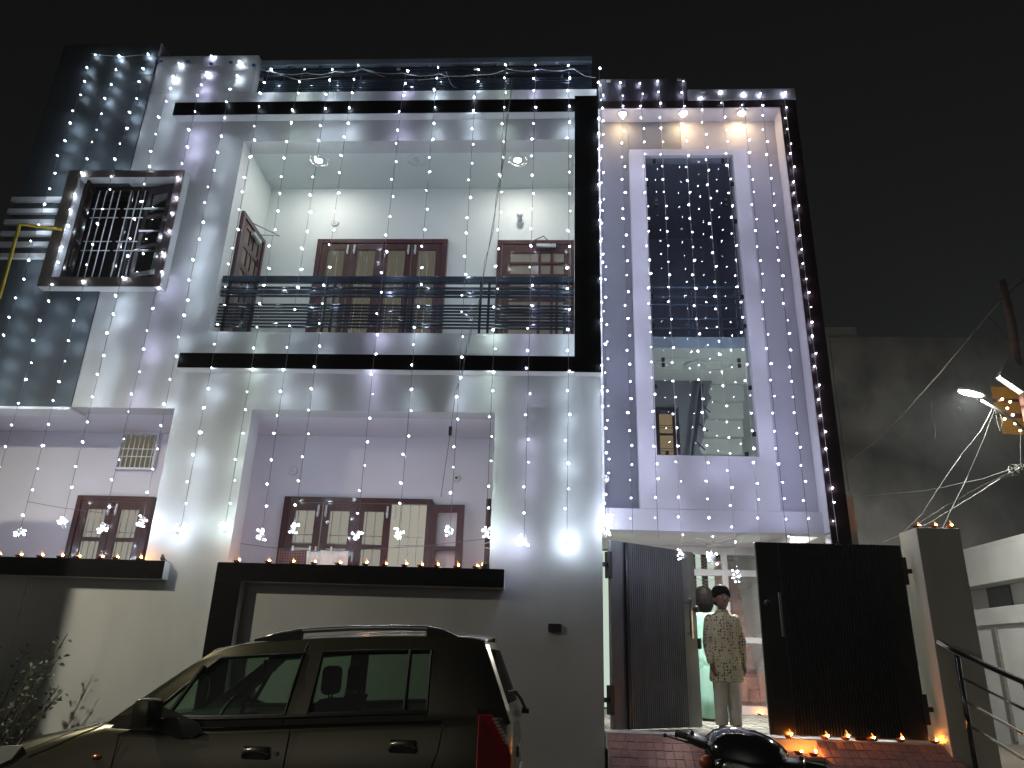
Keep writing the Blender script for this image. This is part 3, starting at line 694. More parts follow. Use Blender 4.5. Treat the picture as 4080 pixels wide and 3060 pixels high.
# ================================================================== GATES
def gate_leaf(name, label, hinge, ang, W, z0, z1, flip, mat, rmat, margin):
    t_ = thing(name, label, 'gate', (hinge[0], hinge[1], z0), rz=ang)
    s = -1 if flip else 1
    hgt = z1 - z0
    MB().box(0.0, s * W, -0.02, 0.02, 0, hgt).obj('panel', mat, t_, 0.004)
    a, b_ = margin
    nr = int((b_ - a) / 0.0265)
    rm = MB().box(-0.0070, 0.0070, -0.043, -0.021, 0.012, hgt - 0.004).mesh('rib', rmat)
    MB().box(s * (a - 0.012), s * (b_ + 0.012), -0.0245, -0.0205, 0.008, hgt - 0.003).obj('shade_backing', 'gate_paint', t_)  # black plate paints in the shade between the ribs
    for i in range(nr + 1): inst('rib', rm, t_, (s * (a + (b_ - a) * i / nr), 0, 0))
    hx = s * (W - 0.16)
    MB().tube([(hx, -0.022, 0.83), (hx, -0.075, 0.845), (hx, -0.085, 0.80)], 0.009).tube([(hx, -0.022, 1.13), (hx, -0.075, 1.115), (hx, -0.085, 1.16)], 0.009).box(hx - 0.013, hx + 0.013, -0.10, -0.076, 0.79, 1.17).obj('handle', 'chrome', t_, 0.004)
    MB().lathe([(0.012, -0.02), (0.012, -0.05), (0.03, -0.055), (0.034, -0.075), (0.02, -0.09)], (s * (W - 0.055), 0, 1.07), 14, 'y').obj('knob', 'plastic_black', t_, 0, True)
    for z_ in (0.12, hgt - 0.35):
        MB().box(-s * 0.028, s * 0.012, -0.03, 0.03, z_, z_ + 0.24).box(-s * 0.075, -s * 0.02, -0.012, 0.012, z_ + 0.10, z_ + 0.14).obj('hinge', 'plastic_black', t_)
    return t_
gl = gate_leaf('gate_leaf', 'ribbed gate leaf painted in its lit grey, standing half open beside the white wall', (0.545, 0.03), R(38), 1.145, 0.945, 2.58, False, 'gate_paint_lit', 'gate_paint_lit', (0.22, 0.94))
MB().box(0.17, 0.20, -0.045, -0.02, 0, 1.63).obj('edge_strip', 'gate_paint', gl)
MB().box(1.135, 1.16, -0.05, 0.0, 0.70, 0.80).obj('latch', 'plastic_black', gl)
gr_ = gate_leaf('gate_leaf', 'closed black ribbed gate leaf with clay lamps at its foot', (3.19, -0.05), 0, 1.31, 0.96, 2.58, True, 'gate_paint', 'gate_paint', (0.22, 1.10))
o = box('gate_sill', 'trim_white', H, 0.49, 3.28, -0.10, 0.128, 0.80, 0.938, 0.005)

# boundary pillar at the gate
bp = thing('gate_pillar', 'plain white gate pillar with three clay lamps on its top', 'pillar', (3.475, -0.04, 0))
put(MB().box(3.285, 3.665, -0.22, 0.13, 0.0, 2.72).obj('shaft', 'pillar_white', None, 0.006), bp)
put(MB().box(3.66, 3.70, -0.10, 0.05, 1.30, 1.52).obj('meter_box', 'plastic_black', None), bp)
put(MB().box(3.30, 3.65, 0.13, 1.6, 0.0, 1.55).obj('side_wall', 'pillar_white', None), bp)

# ================================================================== RAMP AND STEPS
SL = 0.66; RY0, RZ0 = -0.101, 0.922
def rz_(y): return RZ0 + SL * (y - RY0)
def ramp(name, x0, x1, nx, ny, label):
    yb = RY0 - RZ0 / SL
    mb = MB(); mb.v += [(x0, RY0, RZ0), (x1, RY0, RZ0), (x1, yb, 0), (x0, yb, 0), (x0, RY0, 0), (x1, RY0, 0)]
    mb.f += [(0, 3, 2, 1), (0, 1, 5, 4), (0, 4, 3), (1, 2, 5), (3, 4, 5, 2)]
    base = mb.obj(name, 'mortar'); tag(base, kind='structure')
    w_ = (x1 - x0) / nx; d = 0.095; ang = math.atan(SL)
    bm_ = MB().box(-w_ / 2 + 0.0035, w_ / 2 - 0.0035, -d / 2 + 0.0035, d / 2 - 0.0035, -0.01, 0.008).mesh('brick', 'brick')
    for j in range(ny):
        for i in range(nx):
            s = (j + 0.5) * d
            y = RY0 - s * math.cos(ang); z_ = RZ0 - s * math.sin(ang)
            inst('brick', bm_, base, (x0 + (i + 0.5) * w_ , y, z_ + random.uniform(-0.0015, 0.0015)), (ang + random.uniform(-0.01, 0.01), random.uniform(-0.01, 0.01), 0))
    return base
ramp('ramp', 0.50, 1.62, 15, 10, '')
ramp('ramp', 2.24, 3.34, 15, 10, '')
sp_ = MB().box(1.622, 2.238, -0.30, -0.101, 0.0, 0.80).obj('steps', 'brick'); tag(sp_, kind='structure')
for i in range(4):
    MB().box(1.622, 2.238, -0.30 - (i + 1) * 0.25, -0.301 - i * 0.25, 0.0, 0.645 - i * 0.16).obj('step', 'brick', sp_)
MB().box(1.624, 2.236, -0.33, -0.102, 0.801, 0.825).obj('step', 'pink_stone', sp_)

# hand railing down the ramp
hrl = thing('ramp_railing', 'black tubular steel railing running down beside the brick ramp', 'railing', (3.38, -0.3, 0.85))
tp = [(3.30, -0.26, 1.745), (3.345, -0.42, 1.665), (3.37, -1.35, 1.43), (3.38, -1.95, 1.28)]
put(MB().tube(tp, 0.024, 8).obj('top_rail', 'gloss_black', None, 0, True), hrl)
for (y, zt) in ((-0.42, 1.66), (-1.30, 1.44), (-1.95, 1.27)):
    put(MB().tube([(3.355, y, max(0, rz_(y)) - 0.02), (3.355, y, zt)], 0.022, 8).obj('post', 'gloss_black', None, 0, True), hrl)
for dz in (0.19, 0.37, 0.55):
    put(MB().tube([(3.355, -0.42, 1.66 - dz), (3.355, -1.35, 1.43 - dz), (3.355, -1.95, 1.28 - dz)], 0.011, 6).obj('bar', 'chrome' if dz > 0.2 else 'gloss_black', None, 0, True), hrl)

# ================================================================== FAIRY LIGHTS
def bulb_mesh(k, f=1.0):
    """capsule lying along Y; the clear tip at +Y throws the light, the body only glows"""
    rg = [[(r_ * f * math.cos(a), y * f, r_ * f * math.sin(a)) for a in [q * math.pi / 2 for q in range(4)]] for (r_, y) in ((0.003, -0.015), (0.0095, -0.006), (0.0100, 0.007), (0.0045, 0.0105))]
    mb = MB().rings(rg); me = mb.mesh('bulb', 'led_body_' + k); me.materials.append(MATS['led_' + k])
    for p in me.polygons:
        if p.center.y > 0.0075 * f: p.material_index = 1
    return me
BULB = {k: bulb_mesh(k, 0.72 if k == 'tower' else 0.88) for k in LEDT}
COIL = []
for q in range(3):
    pts = []
    for i in range(70):
        a = i * 0.55; e = 0.022 + 0.012 * math.sin(i * 1.7 + q)
        pts.append((e * math.cos(a), e * math.sin(a) * 0.7, -0.03 + 0.045 * math.sin(a * 0.9 + q) + random.uniform(-0.006, 0.006)))
    COIL.append(MB().tube(pts, 0.0022, 4).mesh('wire_bundle', 'wire_white'))
def light_string(X, ztop, zbot, yfun, tint, label, group, spacing, cluster=True, wire='wire_dark', phase=0.0, jit=0.03, nb=7):
    t_ = thing('light_string', label, 'fairy lights', (X, yfun(ztop), ztop), group)
    n = max(2, int((ztop - zbot) / spacing) + 1)
    zs = [ztop - (i + phase) * spacing + random.uniform(-jit, jit) for i in range(n)]
    zs = [z_ for z_ in zs if z_ > zbot + 0.10]
    wp = []
    zz_ = ztop + 0.02; y0_ = yfun(ztop)
    sway = random.uniform(-0.008, 0.008); ph = random.uniform(0, 6)
    fx = lambda z_: sway * math.sin((ztop - z_) * 1.1 + ph)
    while zz_ > zbot: wp.append((fx(zz_), yfun(zz_) - y0_, zz_ - ztop)); zz_ -= 0.25
    wp.append((fx(zbot), yfun(zbot) - y0_, zbot - ztop))
    MB().tube(wp, 0.0026, 4).obj('wire', wire, t_)
    for z_ in zs:
        inst('bulb', BULB[tint], t_, (fx(z_) + random.choice((-1, 1)) * random.uniform(0.006, 0.022), yfun(z_) - y0_ + random.uniform(-0.012, 0.012), z_ - ztop), (random.uniform(-0.35, 0.35) - 0.1, 0, random.gauss(0, 0.35) if random.random() < 0.85 else random.uniform(0.9, 2.4)), (random.choice((0.62, 0.8, 0.95, 1.0, 1.08, 1.2)) * random.uniform(0.92, 1.08),) * 3)
    if cluster:
        w_ = inst('wire_bundle', COIL[random.randrange(3)], t_, (fx(zbot), yfun(zbot) - y0_, zbot - ztop - 0.01), (random.uniform(-.3, .3), random.uniform(-.3, .3), random.uniform(0, 6)))
        for _ in range(nb):
            a = random.uniform(0, 6.28)
            inst('bulb', BULB[tint], t_, (fx(zbot) + 0.042 * math.cos(a), yfun(zbot) - y0_ + 0.03 * math.sin(a), zbot - ztop - 0.03 + random.uniform(-0.06, 0.05)), (random.uniform(-2, 2), random.uniform(-2, 2), 0))
    return t_
def y_panel(z_):   # leans from the wall head out to the plane of the bands
    return -0.055 - min(max((8.5 - z_) / 1.8, 0), 1) * 0.095
def y_main(z_): return -0.045 - min(max((8.2 - z_) / 0.5, 0), 1) * 0.108
def y_tower(z_): return -0.045
main = [(0.15, 8.24, 2.57, 'cool'), (-0.25, 8.24, 2.57, 'violet'), (-0.61, 8.23, 2.63, 'green'), (-0.95, 8.16, 2.63, 'cool'), (-1.43, 8.26, 2.60, 'cool'), (-1.83, 8.18, 2.58, 'violet'),
        (-2.44, 8.26, 2.63, 'cool'), (-2.74, 8.22, 2.56, 'cool'), (-3.105, 8.24, 2.63, 'green'), (-3.53, 8.24, 2.59, 'cool'), (-3.93, 8.33, 2.67, 'cool'), (-4.30, 8.43, 2.60, 'violet'),
        (-4.71, 8.36, 2.63, 'cool'), (-5.12, 8.47, 2.54, 'cool'), (-5.49, 8.46, 2.60, 'cool'), (-5.84, 8.51, 2.60, 'cool')]
for i, (X, zt, zb, ti) in enumerate(main):
    light_string(X, zt, zb, y_panel if i > 12 else y_main, ti, f'{ORD[i]} string of cool white fairy lights counted from the black pillar, on the balcony facade', 'fairy light strings on the balcony facade', 0.236 if i < 13 else 0.232)
light_string(0.505, 8.08, 2.66, lambda z_: -0.15, 'cool', 'fairy light string hanging at the outer corner of the black pillar', 'fairy light strings at the pillar corner', 0.235)
light_string(0.535, 7.93, 2.80, y_tower, 'tower', 'fairy light string hanging just inside the stair tower beside the black pillar', 'fairy light strings at the pillar corner', 0.175, nb=9)
tower = [(0.765, 7.95, 2.62, 0), (1.005, 7.97, 2.60, 0), (1.215, 7.97, 2.50, 1), (1.485, 7.96, 2.46, 1), (1.705, 7.72, 2.31, 1), (1.94, 7.80, 2.56, 0), (2.18, 7.80, 2.52, 0), (2.39, 7.79, 2.54, 0), (2.645, 7.77, 2.60, 0)]
for i, (X, zt, zb, cl) in enumerate(tower):
    light_string(X, zt, zb, y_tower, 'tower', f'{ORD[i]} string of violet white fairy lights counted from the black pillar, on the stair tower', 'fairy light strings on the stair tower', 0.172, bool(cl), 'wire_white' if i in (3, 4, 5, 8) or i == 2 else 'wire_dark', jit=0.02)
# supply cable sagging along the roof edge
sup = thing('supply_wire', 'tangled white supply wire with blue joints along the roof edge', 'cable', (-2.6, -0.05, 8.4))
pts = [Vector((-5.90, -0.03, 8.53)), Vector((-5.2, -0.03, 8.50)), Vector((-5.0, -0.06, 8.42)), Vector((-4.72, -0.03, 8.40)), Vector((-4.5, -0.03, 8.34)), Vector((-4.2, -0.03, 8.33)), Vector((-3.93, -0.03, 8.37)), Vector((-3.6, 0.03, 8.27)), Vector((-3.1, 0.05, 8.25)), Vector((-2.75, 0.05, 8.27)), Vector((-2.4, 0.04, 8.30)), Vector((-1.9, 0.04, 8.22)), Vector((-1.45, 0.04, 8.20)), Vector((-1.0, 0.04, 8.18)), Vector((-0.6, 0.04, 8.27)), Vector((-0.2, 0.04, 8.26)), Vector((0.2, 0.04, 8.26)), Vector((0.47, 0.0, 8.08))]
def densify(pts, n=5, sag=0.02):
    o = []
    for a, b_ in zip(pts[:-1], pts[1:]):
        for k in range(n): q = k / n; p = a.lerp(b_, q); o.append((p.x, p.y, p.z - sag * math.sin(math.pi * q) + random.uniform(-0.004, 0.004)))
    return o + [tuple(pts[-1])]
put(MB().tube(densify(pts, 6, 0.035), 0.0036, 5).obj('wire', 'wire_white', None), sup)
for c in ([(-5.0, -0.05, 8.42), (-4.9, -0.04, 8.28), (-4.7, -0.03, 8.2), (-4.4, -0.03, 8.24), (-4.15, -0.03, 8.16)], [(-4.72, -0.03, 8.38), (-4.55, -0.03, 8.2), (-4.35, -0.03, 8.18)], [(-4.1, -0.03, 8.14), (-4.0, -0.03, 8.22), (-3.8, -0.03, 8.24)], [(-3.6, 0.03, 8.3), (-3.2, 0.04, 8.14), (-2.8, 0.05, 8.2)], [(-2.45, 0.04, 8.32), (-2.2, 0.03, 8.2), (-2.1, 0.02, 8.15)], [(-1.35, 0.0, 8.2), (-1.27, 0.0, 8.0), (-1.2, -0.02, 7.93)], [(-1.7, 0.03, 8.1), (-1.3, 0.03, 8.16), (-1.0, 0.03, 8.18)]):
    put(MB().tube(densify([Vector(p) for p in c], 4, 0.01), 0.0028, 5).obj('loose_wire', 'wire_white', None), sup)
for x, z_ in ((-4.95, 8.39), (-4.6, 8.37), (-4.3, 8.33), (-4.05, 8.35), (-3.75, 8.3), (-5.0, 8.36), (-2.9, 8.26), (-3.3, 8.25)):
    put(MB().box(x - 0.02, x + 0.02, -0.05, -0.03, z_ - 0.012, z_ + 0.012).obj('joint', 'wire_blue', None), sup)
for x, z_ in ((-2.45, 8.31), (-1.93, 8.21), (-0.98, 8.2), (-0.55, 8.27), (0.0, 8.28), (0.62, 7.99), (1.45, 8.0), (1.72, 7.82)):
    put(MB().box(x - 0.022, x + 0.022, -0.05, -0.03, z_ - 0.01, z_ + 0.01).obj('connector', 'plastic_white', None), sup)
# the long feed wire hanging across the facade
fw = thing('feed_wire', 'thin twisted feed wire hanging diagonally across the balcony opening', 'cable', (-0.53, -0.12, 7.85))
pts = [Vector((-0.53, -0.13, 7.95)), Vector((-0.56, -0.15, 7.31)), Vector((-0.62, -0.15, 6.45)), Vector((-0.71, -0.15, 5.64)), Vector((-0.78, -0.15, 5.04)), Vector((-0.92, -0.15, 4.25)), Vector((-0.98, -0.14, 3.9)), Vector((-1.02, -0.02, 3.62)), Vector((-1.2, 0.8, 3.12))]
put(MB().tube(densify(pts, 4, 0.0), 0.0035, 5).obj('wire', 'wire_dark', None), fw)
put(MB().tube([(x + 0.018 * math.sin(i * 1.3), y, z_) for i, (x, y, z_) in enumerate(densify(pts[:7], 4, 0.0))], 0.003, 5).obj('wire', 'wire_dark', None), fw)
put(MB().box(-1.035, -1.005, -0.05, -0.02, 3.57, 3.66).obj('plug', 'plastic_black', None), fw)

# ================================================================== CLAY LAMPS
cup_me = MB().lathe([(0.014, 0.0), (0.024, 0.006), (0.033, 0.020), (0.034, 0.022), (0.026, 0.016), (0.004, 0.012)], k=14); cup_me.smooth = True; cup_me = cup_me.mesh('cup', 'clay')
fl_me = MB().rings([[(r_ * math.cos(a) + ox, r_ * math.sin(a), z_) for a in [k * math.pi / 3 for k in range(6)]] for (r_, z_, ox) in ((0.003, 0.019, 0.022), (0.0075, 0.026, 0.022), (0.008, 0.034, 0.021), (0.0045, 0.048, 0.015), (0.0008, 0.062, 0.008))]).mesh('flame', 'flame')
fl_me.materials.append(MATS['flame_tip'])
for p_ in fl_me.polygons:
    if p_.center.z > 0.033: p_.material_index = 1
def diya(x, y, z_, label, group, s=1.0):
    t_ = thing('clay_lamp', label, 'oil lamp', (x, y, z_), group)
    a = random.uniform(-0.6, 0.6)
    inst('cup', cup_me, t_, (0, 0, 0), (0, 0, a), (s, s, s)); inst('flame', fl_me, t_, (0, 0, 0), (0, 0, a), (s, s, s * random.uniform(0.85, 1.2)))
    return t_
led = [-0.70, -0.88, -1.07, -1.22, -1.37, -1.56, -1.74, -2.0, -2.23, -2.44, -2.67, -2.97]
for i, x in enumerate(led): diya(x, -0.075, PL + 0.002, f'{ORD[i]} burning clay lamp on the black ledge counted from the steel bowl', 'clay lamps on the long black ledge', 1.0)
for i, x in enumerate([-3.93, -4.16, -4.31, -4.54, -4.71, -4.91, -5.12, -5.33]): diya(x, -0.075, PL + 0.002, f'{ORD[i]} burning clay lamp on the short black ledge counted from the bird', 'clay lamps on the short black ledge', 1.0)
for i, x in enumerate([2.02, 2.32, 2.49, 2.70, 2.94, 3.22]): diya(x, -0.094, 0.94, f'{ORD[i]} burning clay lamp along the foot of the black gate counted from its handle side', 'clay lamps along the gate sill', 1.15)
diya(2.06, -0.20, 0.826, 'burning clay lamp on the pink step, closer to the brick steps behind the scooter', 'clay lamps on the step', 1.15)
diya(2.16, -0.26, 0.826, 'burning clay lamp on the pink step, closer to the right hand brick ramp', 'clay lamps on the step', 1.15)
for i, (x, y) in enumerate(((3.33, -0.14), (3.47, -0.16), (3.615, -0.16))): diya(x, y, 2.722, f'{ORD[i]} burning clay lamp on top of the gate pillar counted from the gate', 'clay lamps on the gate pillar', 1.15)
diya(2.10, 3.10, FZ, 'burning clay lamp on the porch floor behind the boy', 'clay lamps on the porch floor')
diya(2.62, 3.10, FZ, 'burning clay lamp on the porch floor in front of the mesh grille', 'clay lamps on the porch floor')
bw = thing('steel_bowl', 'small shiny steel bowl on the black ledge beside the last clay lamp', 'bowl', (-0.61, -0.06, PL + 0.002))
MB().lathe([(0.038, 0), (0.042, 0.004), (0.042, 0.052), (0.045, 0.055), (0.040, 0.053), (0.038, 0.008)], k=20).obj('cup', 'chrome', bw, 0, True)
bd = thing('bird', 'small brown sparrow sitting at the end of the short black ledge', 'bird', (-3.70, -0.07, PL))
remeshed(MB().ball((0, 0, 0.028), (0.024, 0.018, 0.022)).ball((-0.004, 0, 0.052), 0.014).tube([(0.012, 0, 0.02), (0.05, 0, 0.008)], [0.01, 0.004]).tube([(-0.014, 0, 0.052), (-0.026, 0, 0.05)], [0.004, 0.001]).tube([(0, 0.006, 0.02), (0, 0.006, 0)], 0.003).tube([(0, -0.006, 0.02), (0, -0.006, 0)], 0.003), 'body', 'bark', bd, 0.003, 2)

# ================================================================== LAUNDRY
cl = thing('clothes_line', 'thin clothes line stretched inside the ground floor opening', 'clothes line', (-2.0, 0.5, 2.5))
put(MB().tube([(-3.2, 0.50, 2.53), (-2.79, 0.5, 2.49), (-2.4, 0.5, 2.475), (-2.05, 0.5, 2.49), (-1.3, 0.5, 2.55), (-0.57, 0.5, 2.65)], 0.0028, 5).obj('line', 'wire_dark', None), cl)
put(MB().tube([(-5.6, 0.5, 2.92), (-5.2, 0.5, 2.86), (-4.6, 0.5, 2.80)], 0.0028, 5).obj('line', 'wire_dark', None), cl)
def cloth(name, label, cat, x0, x1, zt, zb, mat, fold=0.012, n=26, lean=0.0):
    mb = MB(); rows = 7; rg = []
    for j in range(rows + 1):
        q = j / rows; row = []
        for i in range(n + 1):
            u = i / n; x = x0 + (x1 - x0) * u + lean * q * (0.5 - u)
            y = 0.498 + fold * math.sin(u * 21 + 0.8 * math.sin(q * 3)) * (0.25 + q)
            row.append((x, y, zt + (zb - zt) * q - 0.012 * math.sin(u * 3.1) * (1 - q)))
        rg.append(row)
    o = mb.rings(rg, False).obj(name, mat, None, 0, True)
    so = o.modifiers.new('t', 'SOLIDIFY'); so.thickness = 0.006
    return tag(o, label, cat)
cloth('checked_shirt', 'dark checked shirt pegged on the clothes line', 'shirt', -2.79, -2.50, 2.485, 2.02, 'check_cloth', lean=-0.05)
cloth('white_towel', 'white towel bunched on the clothes line beside the checked shirt', 'towel', -2.50, -2.36, 2.475, 2.05, 'towel_white', 0.02)
cloth('white_towel', 'wide white towel hanging smooth on the clothes line', 'towel', -2.355, -2.065, 2.485, 2.03, 'towel_white', 0.006)
for i, x in enumerate((-2.65, -2.47, -2.41, -2.25)):
    tag(MB().box(x - 0.006, x + 0.006, 0.485, 0.512, 2.47, 2.52).obj('clothes_peg', 'plastic_white'), f'{ORD[i]} white clothes peg on the line counted from the checked shirt', 'peg', 'clothes pegs')
hg = MB().tube([(-0.60, 0.5, 2.655), (-0.61, 0.5, 2.62), (-0.63, 0.48, 2.60), (-0.75, 0.40, 2.55), (-0.62, 0.42, 2.53), (-0.58, 0.5, 2.56), (-0.63, 0.48, 2.60)], 0.005, 5).obj('clothes_hanger', 'plastic_white'); tag(hg, 'white wire clothes hanger on the line near the white pillar', 'hanger')

# yellow gas pipe at the left
yp = thing('gas_pipe', 'yellow gas pipe bent across the white fins by the window box', 'pipe', (-5.9, -0.3, 0))
put(MB().tube([(-5.55, -0.14, 5.88), (-5.90, -0.28, 5.86), (-5.925, -0.30, 5.84), (-5.92, -0.30, 5.80), (-5.90, -0.30, 4.95), (-5.90, -0.30, 4.93)], [0.017, 0.017, 0.019, 0.019, 0.017, 0.017], 8).obj('pipe', 'yellow_pipe', None, 0, True), yp)

# camera bracket on the pillar corner
MB().lathe([(0.04, 0), (0.045, -0.02), (0.03, -0.05)], (0.515, 0.05, 3.17), 14, 'y').obj('corner_lamp', 'plastic_white', H)

# ================================================================== CAR
CY = -1.50
car = thing('parked_car', 'dark olive grey hatchback car with silver roof rails parked along the wall', 'car', (-1.8, CY, 0))
def P(o): return put(o, car)
stn = [  # x, shoulder z, half width at shoulder, crown z, half width at waist
    (-3.68, 0.62, 0.50, 0.64, 0.56), (-3.62, 0.76, 0.58, 0.79, 0.64), (-3.50, 0.835, 0.625, 0.88, 0.685), (-3.30, 0.905, 0.655, 0.955, 0.72), (-3.10, 0.965, 0.670, 1.00, 0.735),
    (-2.90, 1.015, 0.678, 1.04, 0.742), (-2.74, 1.055, 0.682, 1.065, 0.745), (-2.55, 1.045, 0.690, 1.00, 0.746), (-2.20, 1.05, 0.696, 0.98, 0.748), (-1.60, 1.085, 0.70, 1.0, 0.748), (-1.0, 1.125, 0.70, 1.03, 0.746),
    (-0.60, 1.15, 0.695, 1.05, 0.742), (-0.42, 1.165, 0.685, 1.16, 0.732), (-0.30, 1.165, 0.655, 1.165, 0.705), (-0.235, 1.14, 0.60, 1.14, 0.65), (-0.21, 0.95, 0.55, 0.95, 0.60)]
rg = []
for (x, zs, hw, zc, hm) in stn:
    zb = 0.24 if -3.5 < x < -0.3 else 0.34
    half = [(hm - 0.06, zb), (hm - 0.01, zb + 0.12), (hm, zb + 0.36), (hm - 0.008, (zb + 0.36 + zs) / 2 + 0.03), (hw + 0.018, zs - 0.055), (hw, zs - 0.012), (hw - 0.04, zs + 0.004), (hw * 0.6, (zs + zc) / 2 + 0.012), (hw * 0.25, zc)]
    rg.append([(x, CY - a, b_) for a, b_ in half] + [(x, CY + a, b_) for a, b_ in half[::-1]])
body = P(smooth_by_angle(MB().rings(rg).obj('body', 'car_paint'), 50))
# roof edge columns: (belt x, belt z, roof x, roof z)
cols = [(-2.74, 1.055, -2.20, 1.475), (-2.53, 1.05, -2.02, 1.53), (-2.10, 1.06, -1.80, 1.555), (-1.63, 1.085, -1.56, 1.578), (-1.48, 1.095, -1.44, 1.588), (-1.10, 1.12, -1.10, 1.607), (-0.745, 1.14, -0.755, 1.617), (-0.43, 1.165, -0.56, 1.617), (-0.245, 1.15, -0.425, 1.60)]
def gh(i, t_, side, off=0.0):
    xb, zb, xt, zt = cols[i]
    hw = {0: 0.680, 1: 0.692}.get(i, 0.70); ht = 0.585
    if i == 7: hw = 0.685
    if i == 8: hw, ht = 0.62, 0.54
    y = hw + (ht - hw) * (max(t_, 0.0) ** 1.35) + off + 0.02 * math.sin(math.pi * t_)
    return (xb + (xt - xb) * t_, CY + side * y, zb + (zt - zb) * t_)
rows = [-0.02, 0.10, 0.82, 0.93, 1.0]
for side in (-1, 1):
    mb = MB()
    for i in range(8):
        for j in range(4):
            if j == 1 and i in (1, 2, 4, 5): continue
            mb.quad(gh(i, rows[j], side), gh(i + 1, rows[j], side), gh(i + 1, rows[j + 1], side), gh(i, rows[j + 1], side))
    o = mb.obj('pillar_frame', 'car_paint'); bm = bmesh.new(); bm.from_mesh(o.data); bmesh.ops.remove_doubles(bm, verts=bm.verts, dist=1e-4); bm.to_mesh(o.data); bm.free()
    smooth_by_angle(o, 45); P(o)
    for k, (a, b_) in enumerate(((1, 3), (4, 6))):
        mb = MB()
        for i in range(a, b_): mb.quad(gh(i, 0.08, side, -0.02), gh(i + 1, 0.08, side, -0.02), gh(i + 1, 0.84, side, -0.02), gh(i, 0.84, side, -0.02))
        P(mb.obj('side_window', 'glass_car'))
        fr = MB()
        ring = [gh(i, 0.095, side, 0.003) for i in range(a, b_ + 1)] + [gh(i, 0.825, side, 0.003) for i in range(b_, a - 1, -1)]
        fr.tube(ring + [ring[0]], 0.012, 5); P(fr.obj('window_trim', 'car_trim'))
    # belt trim and dividers
    P(MB().tube([gh(i, 0.075, side, 0.006) for i in range(1, 7)], 0.012, 6).obj('belt_trim', 'car_trim'))
    P(MB().tube([(-2.37, CY + side * 0.70, 1.08), (-2.20, CY + side * 0.645, 1.40)], 0.016, 6).obj('quarter_bar', 'car_trim'))
    P(MB().tube([(-0.885, CY + side * 0.70, 1.16), (-0.885, CY + side * 0.63, 1.53)], 0.014, 6).obj('quarter_bar', 'car_trim'))
    # black triangle and mirror
    P(MB().quad((-2.70, CY + side * 0.715, 1.025), (-2.10, CY + side * 0.728, 1.015), (-2.14, CY + side * 0.722, 1.075), (-2.50, CY + side * 0.690, 1.19)).obj('mirror_base', 'car_trim'))
    P(MB().quad((-2.42, CY + side * 0.735, 1.035), (-2.10, CY + side * 0.737, 1.035), (-2.15, CY + side * 0.738, 0.995), (-2.26, CY + side * 0.739, 0.985)).obj('mirror_base', 'car_trim'))
    mr = MB().rings([[(-2.46 + s_ * 0.055 + dx, CY + side * (0.80 + dy), 1.125 + 0.082 * t_) for (s_, t_) in ((-1, -0.9), (-0.4, -1), (0.6, -1), (1, -0.8), (1, 0.85), (0.6, 1), (-0.5, 1), (-1, 0.6))] for (dx, dy) in ((0.03, -0.07), (0, -0.04), (0, 0.03), (0.008, 0.06))]).obj('wing_mirror', 'car_paint', None, 0.012, True); P(mr)
    P(MB().box(-2.44, -2.38, CY + side * 0.70, CY + side * 0.76, 1.05, 1.09).obj('mirror_arm', 'car_trim'))
    # roof rail
    rp = [gh(i, 1.0, side, -0.05) for i in (2, 3, 4, 5, 6, 7)]
    rl = [(-1.93, 0, 1.565), (-1.80, 0, 1.60), (-1.62, 0, 1.632), (-1.3, 0, 1.657), (-1.0, 0, 1.668), (-0.80, 0, 1.668), (-0.70, 0, 1.655), (-0.60, 0, 1.620)]
    rl = [(x, CY + side * 0.55, z_) for x, _, z_ in rl]
    P(MB().tube(rl, [0.010, 0.016, 0.018, 0.018, 0.018, 0.018, 0.017, 0.010], 8).obj('roof_rail', 'chrome', None, 0, True))
    for q in (rl[:3], rl[5:]):
        mb = MB(); n_ = len(q)
        top = [(x, y + side * 0.019, z_ + 0.004) for x, y, z_ in q]; bot = [(x, y + side * 0.019, 1.555 + (x + 1.93) * 0.045) for x, y, z_ in q]
        ring = top + bot[::-1]; m_ = len(ring)
        mb.rings([ring, [(x, y - side * 0.04, z_) for x, y, z_ in ring]]); P(mb.obj('rail_foot', 'car_trim'))
    # door seams
    for pl_ in ([(-2.62, 1.0, 0.735), (-2.63, 0.80, 0.748), (-2.60, 0.45, 0.750)], [(-1.57, 1.075, 0.722), (-1.58, 0.84, 0.7495), (-1.60, 0.45, 0.7505)], [(-0.64, 1.14, 0.708), (-0.66, 0.98, 0.740), (-0.70, 0.86, 0.744), (-0.80, 0.62, 0.747)], [(-0.43, 1.16, 0.690), (-0.425, 0.90, 0.729), (-0.42, 0.60, 0.735)], [(-3.21, 0.885, 0.71), (-3.04, 0.955, 0.703), (-2.92, 1.005, 0.692), (-2.78, 1.05, 0.686)]):
        P(MB().tube([(x, CY + side * y, z_) for x, z_, y in pl_], 0.0035, 4).obj('door_seam', 'car_trim'))
    P(MB().tube([gh(3, t_, side, 0.004) for t_ in (0.0, 0.5, 0.95)], 0.004, 4).obj('door_seam', 'car_trim'))
    for x, z_ in ((-1.755, 0.925), (-0.87, 0.99)):
        P(MB().box(x - 0.078, x + 0.078, CY + side * 0.744, CY + side * 0.752, z_ - 0.036, z_ + 0.036).obj('handle_cup', 'car_trim', None, 0.01))
        P(MB().tube([(x - 0.074, CY + side * 0.748, z_ - 0.022), (x - 0.062, CY + side * 0.775, z_ + 0.012), (x, CY + side * 0.782, z_ + 0.020), (x + 0.062, CY + side * 0.775, z_ + 0.012), (x + 0.074, CY + side * 0.748, z_ - 0.022)], 0.015, 8).obj('door_handle', 'handle_metal', None, 0, True))
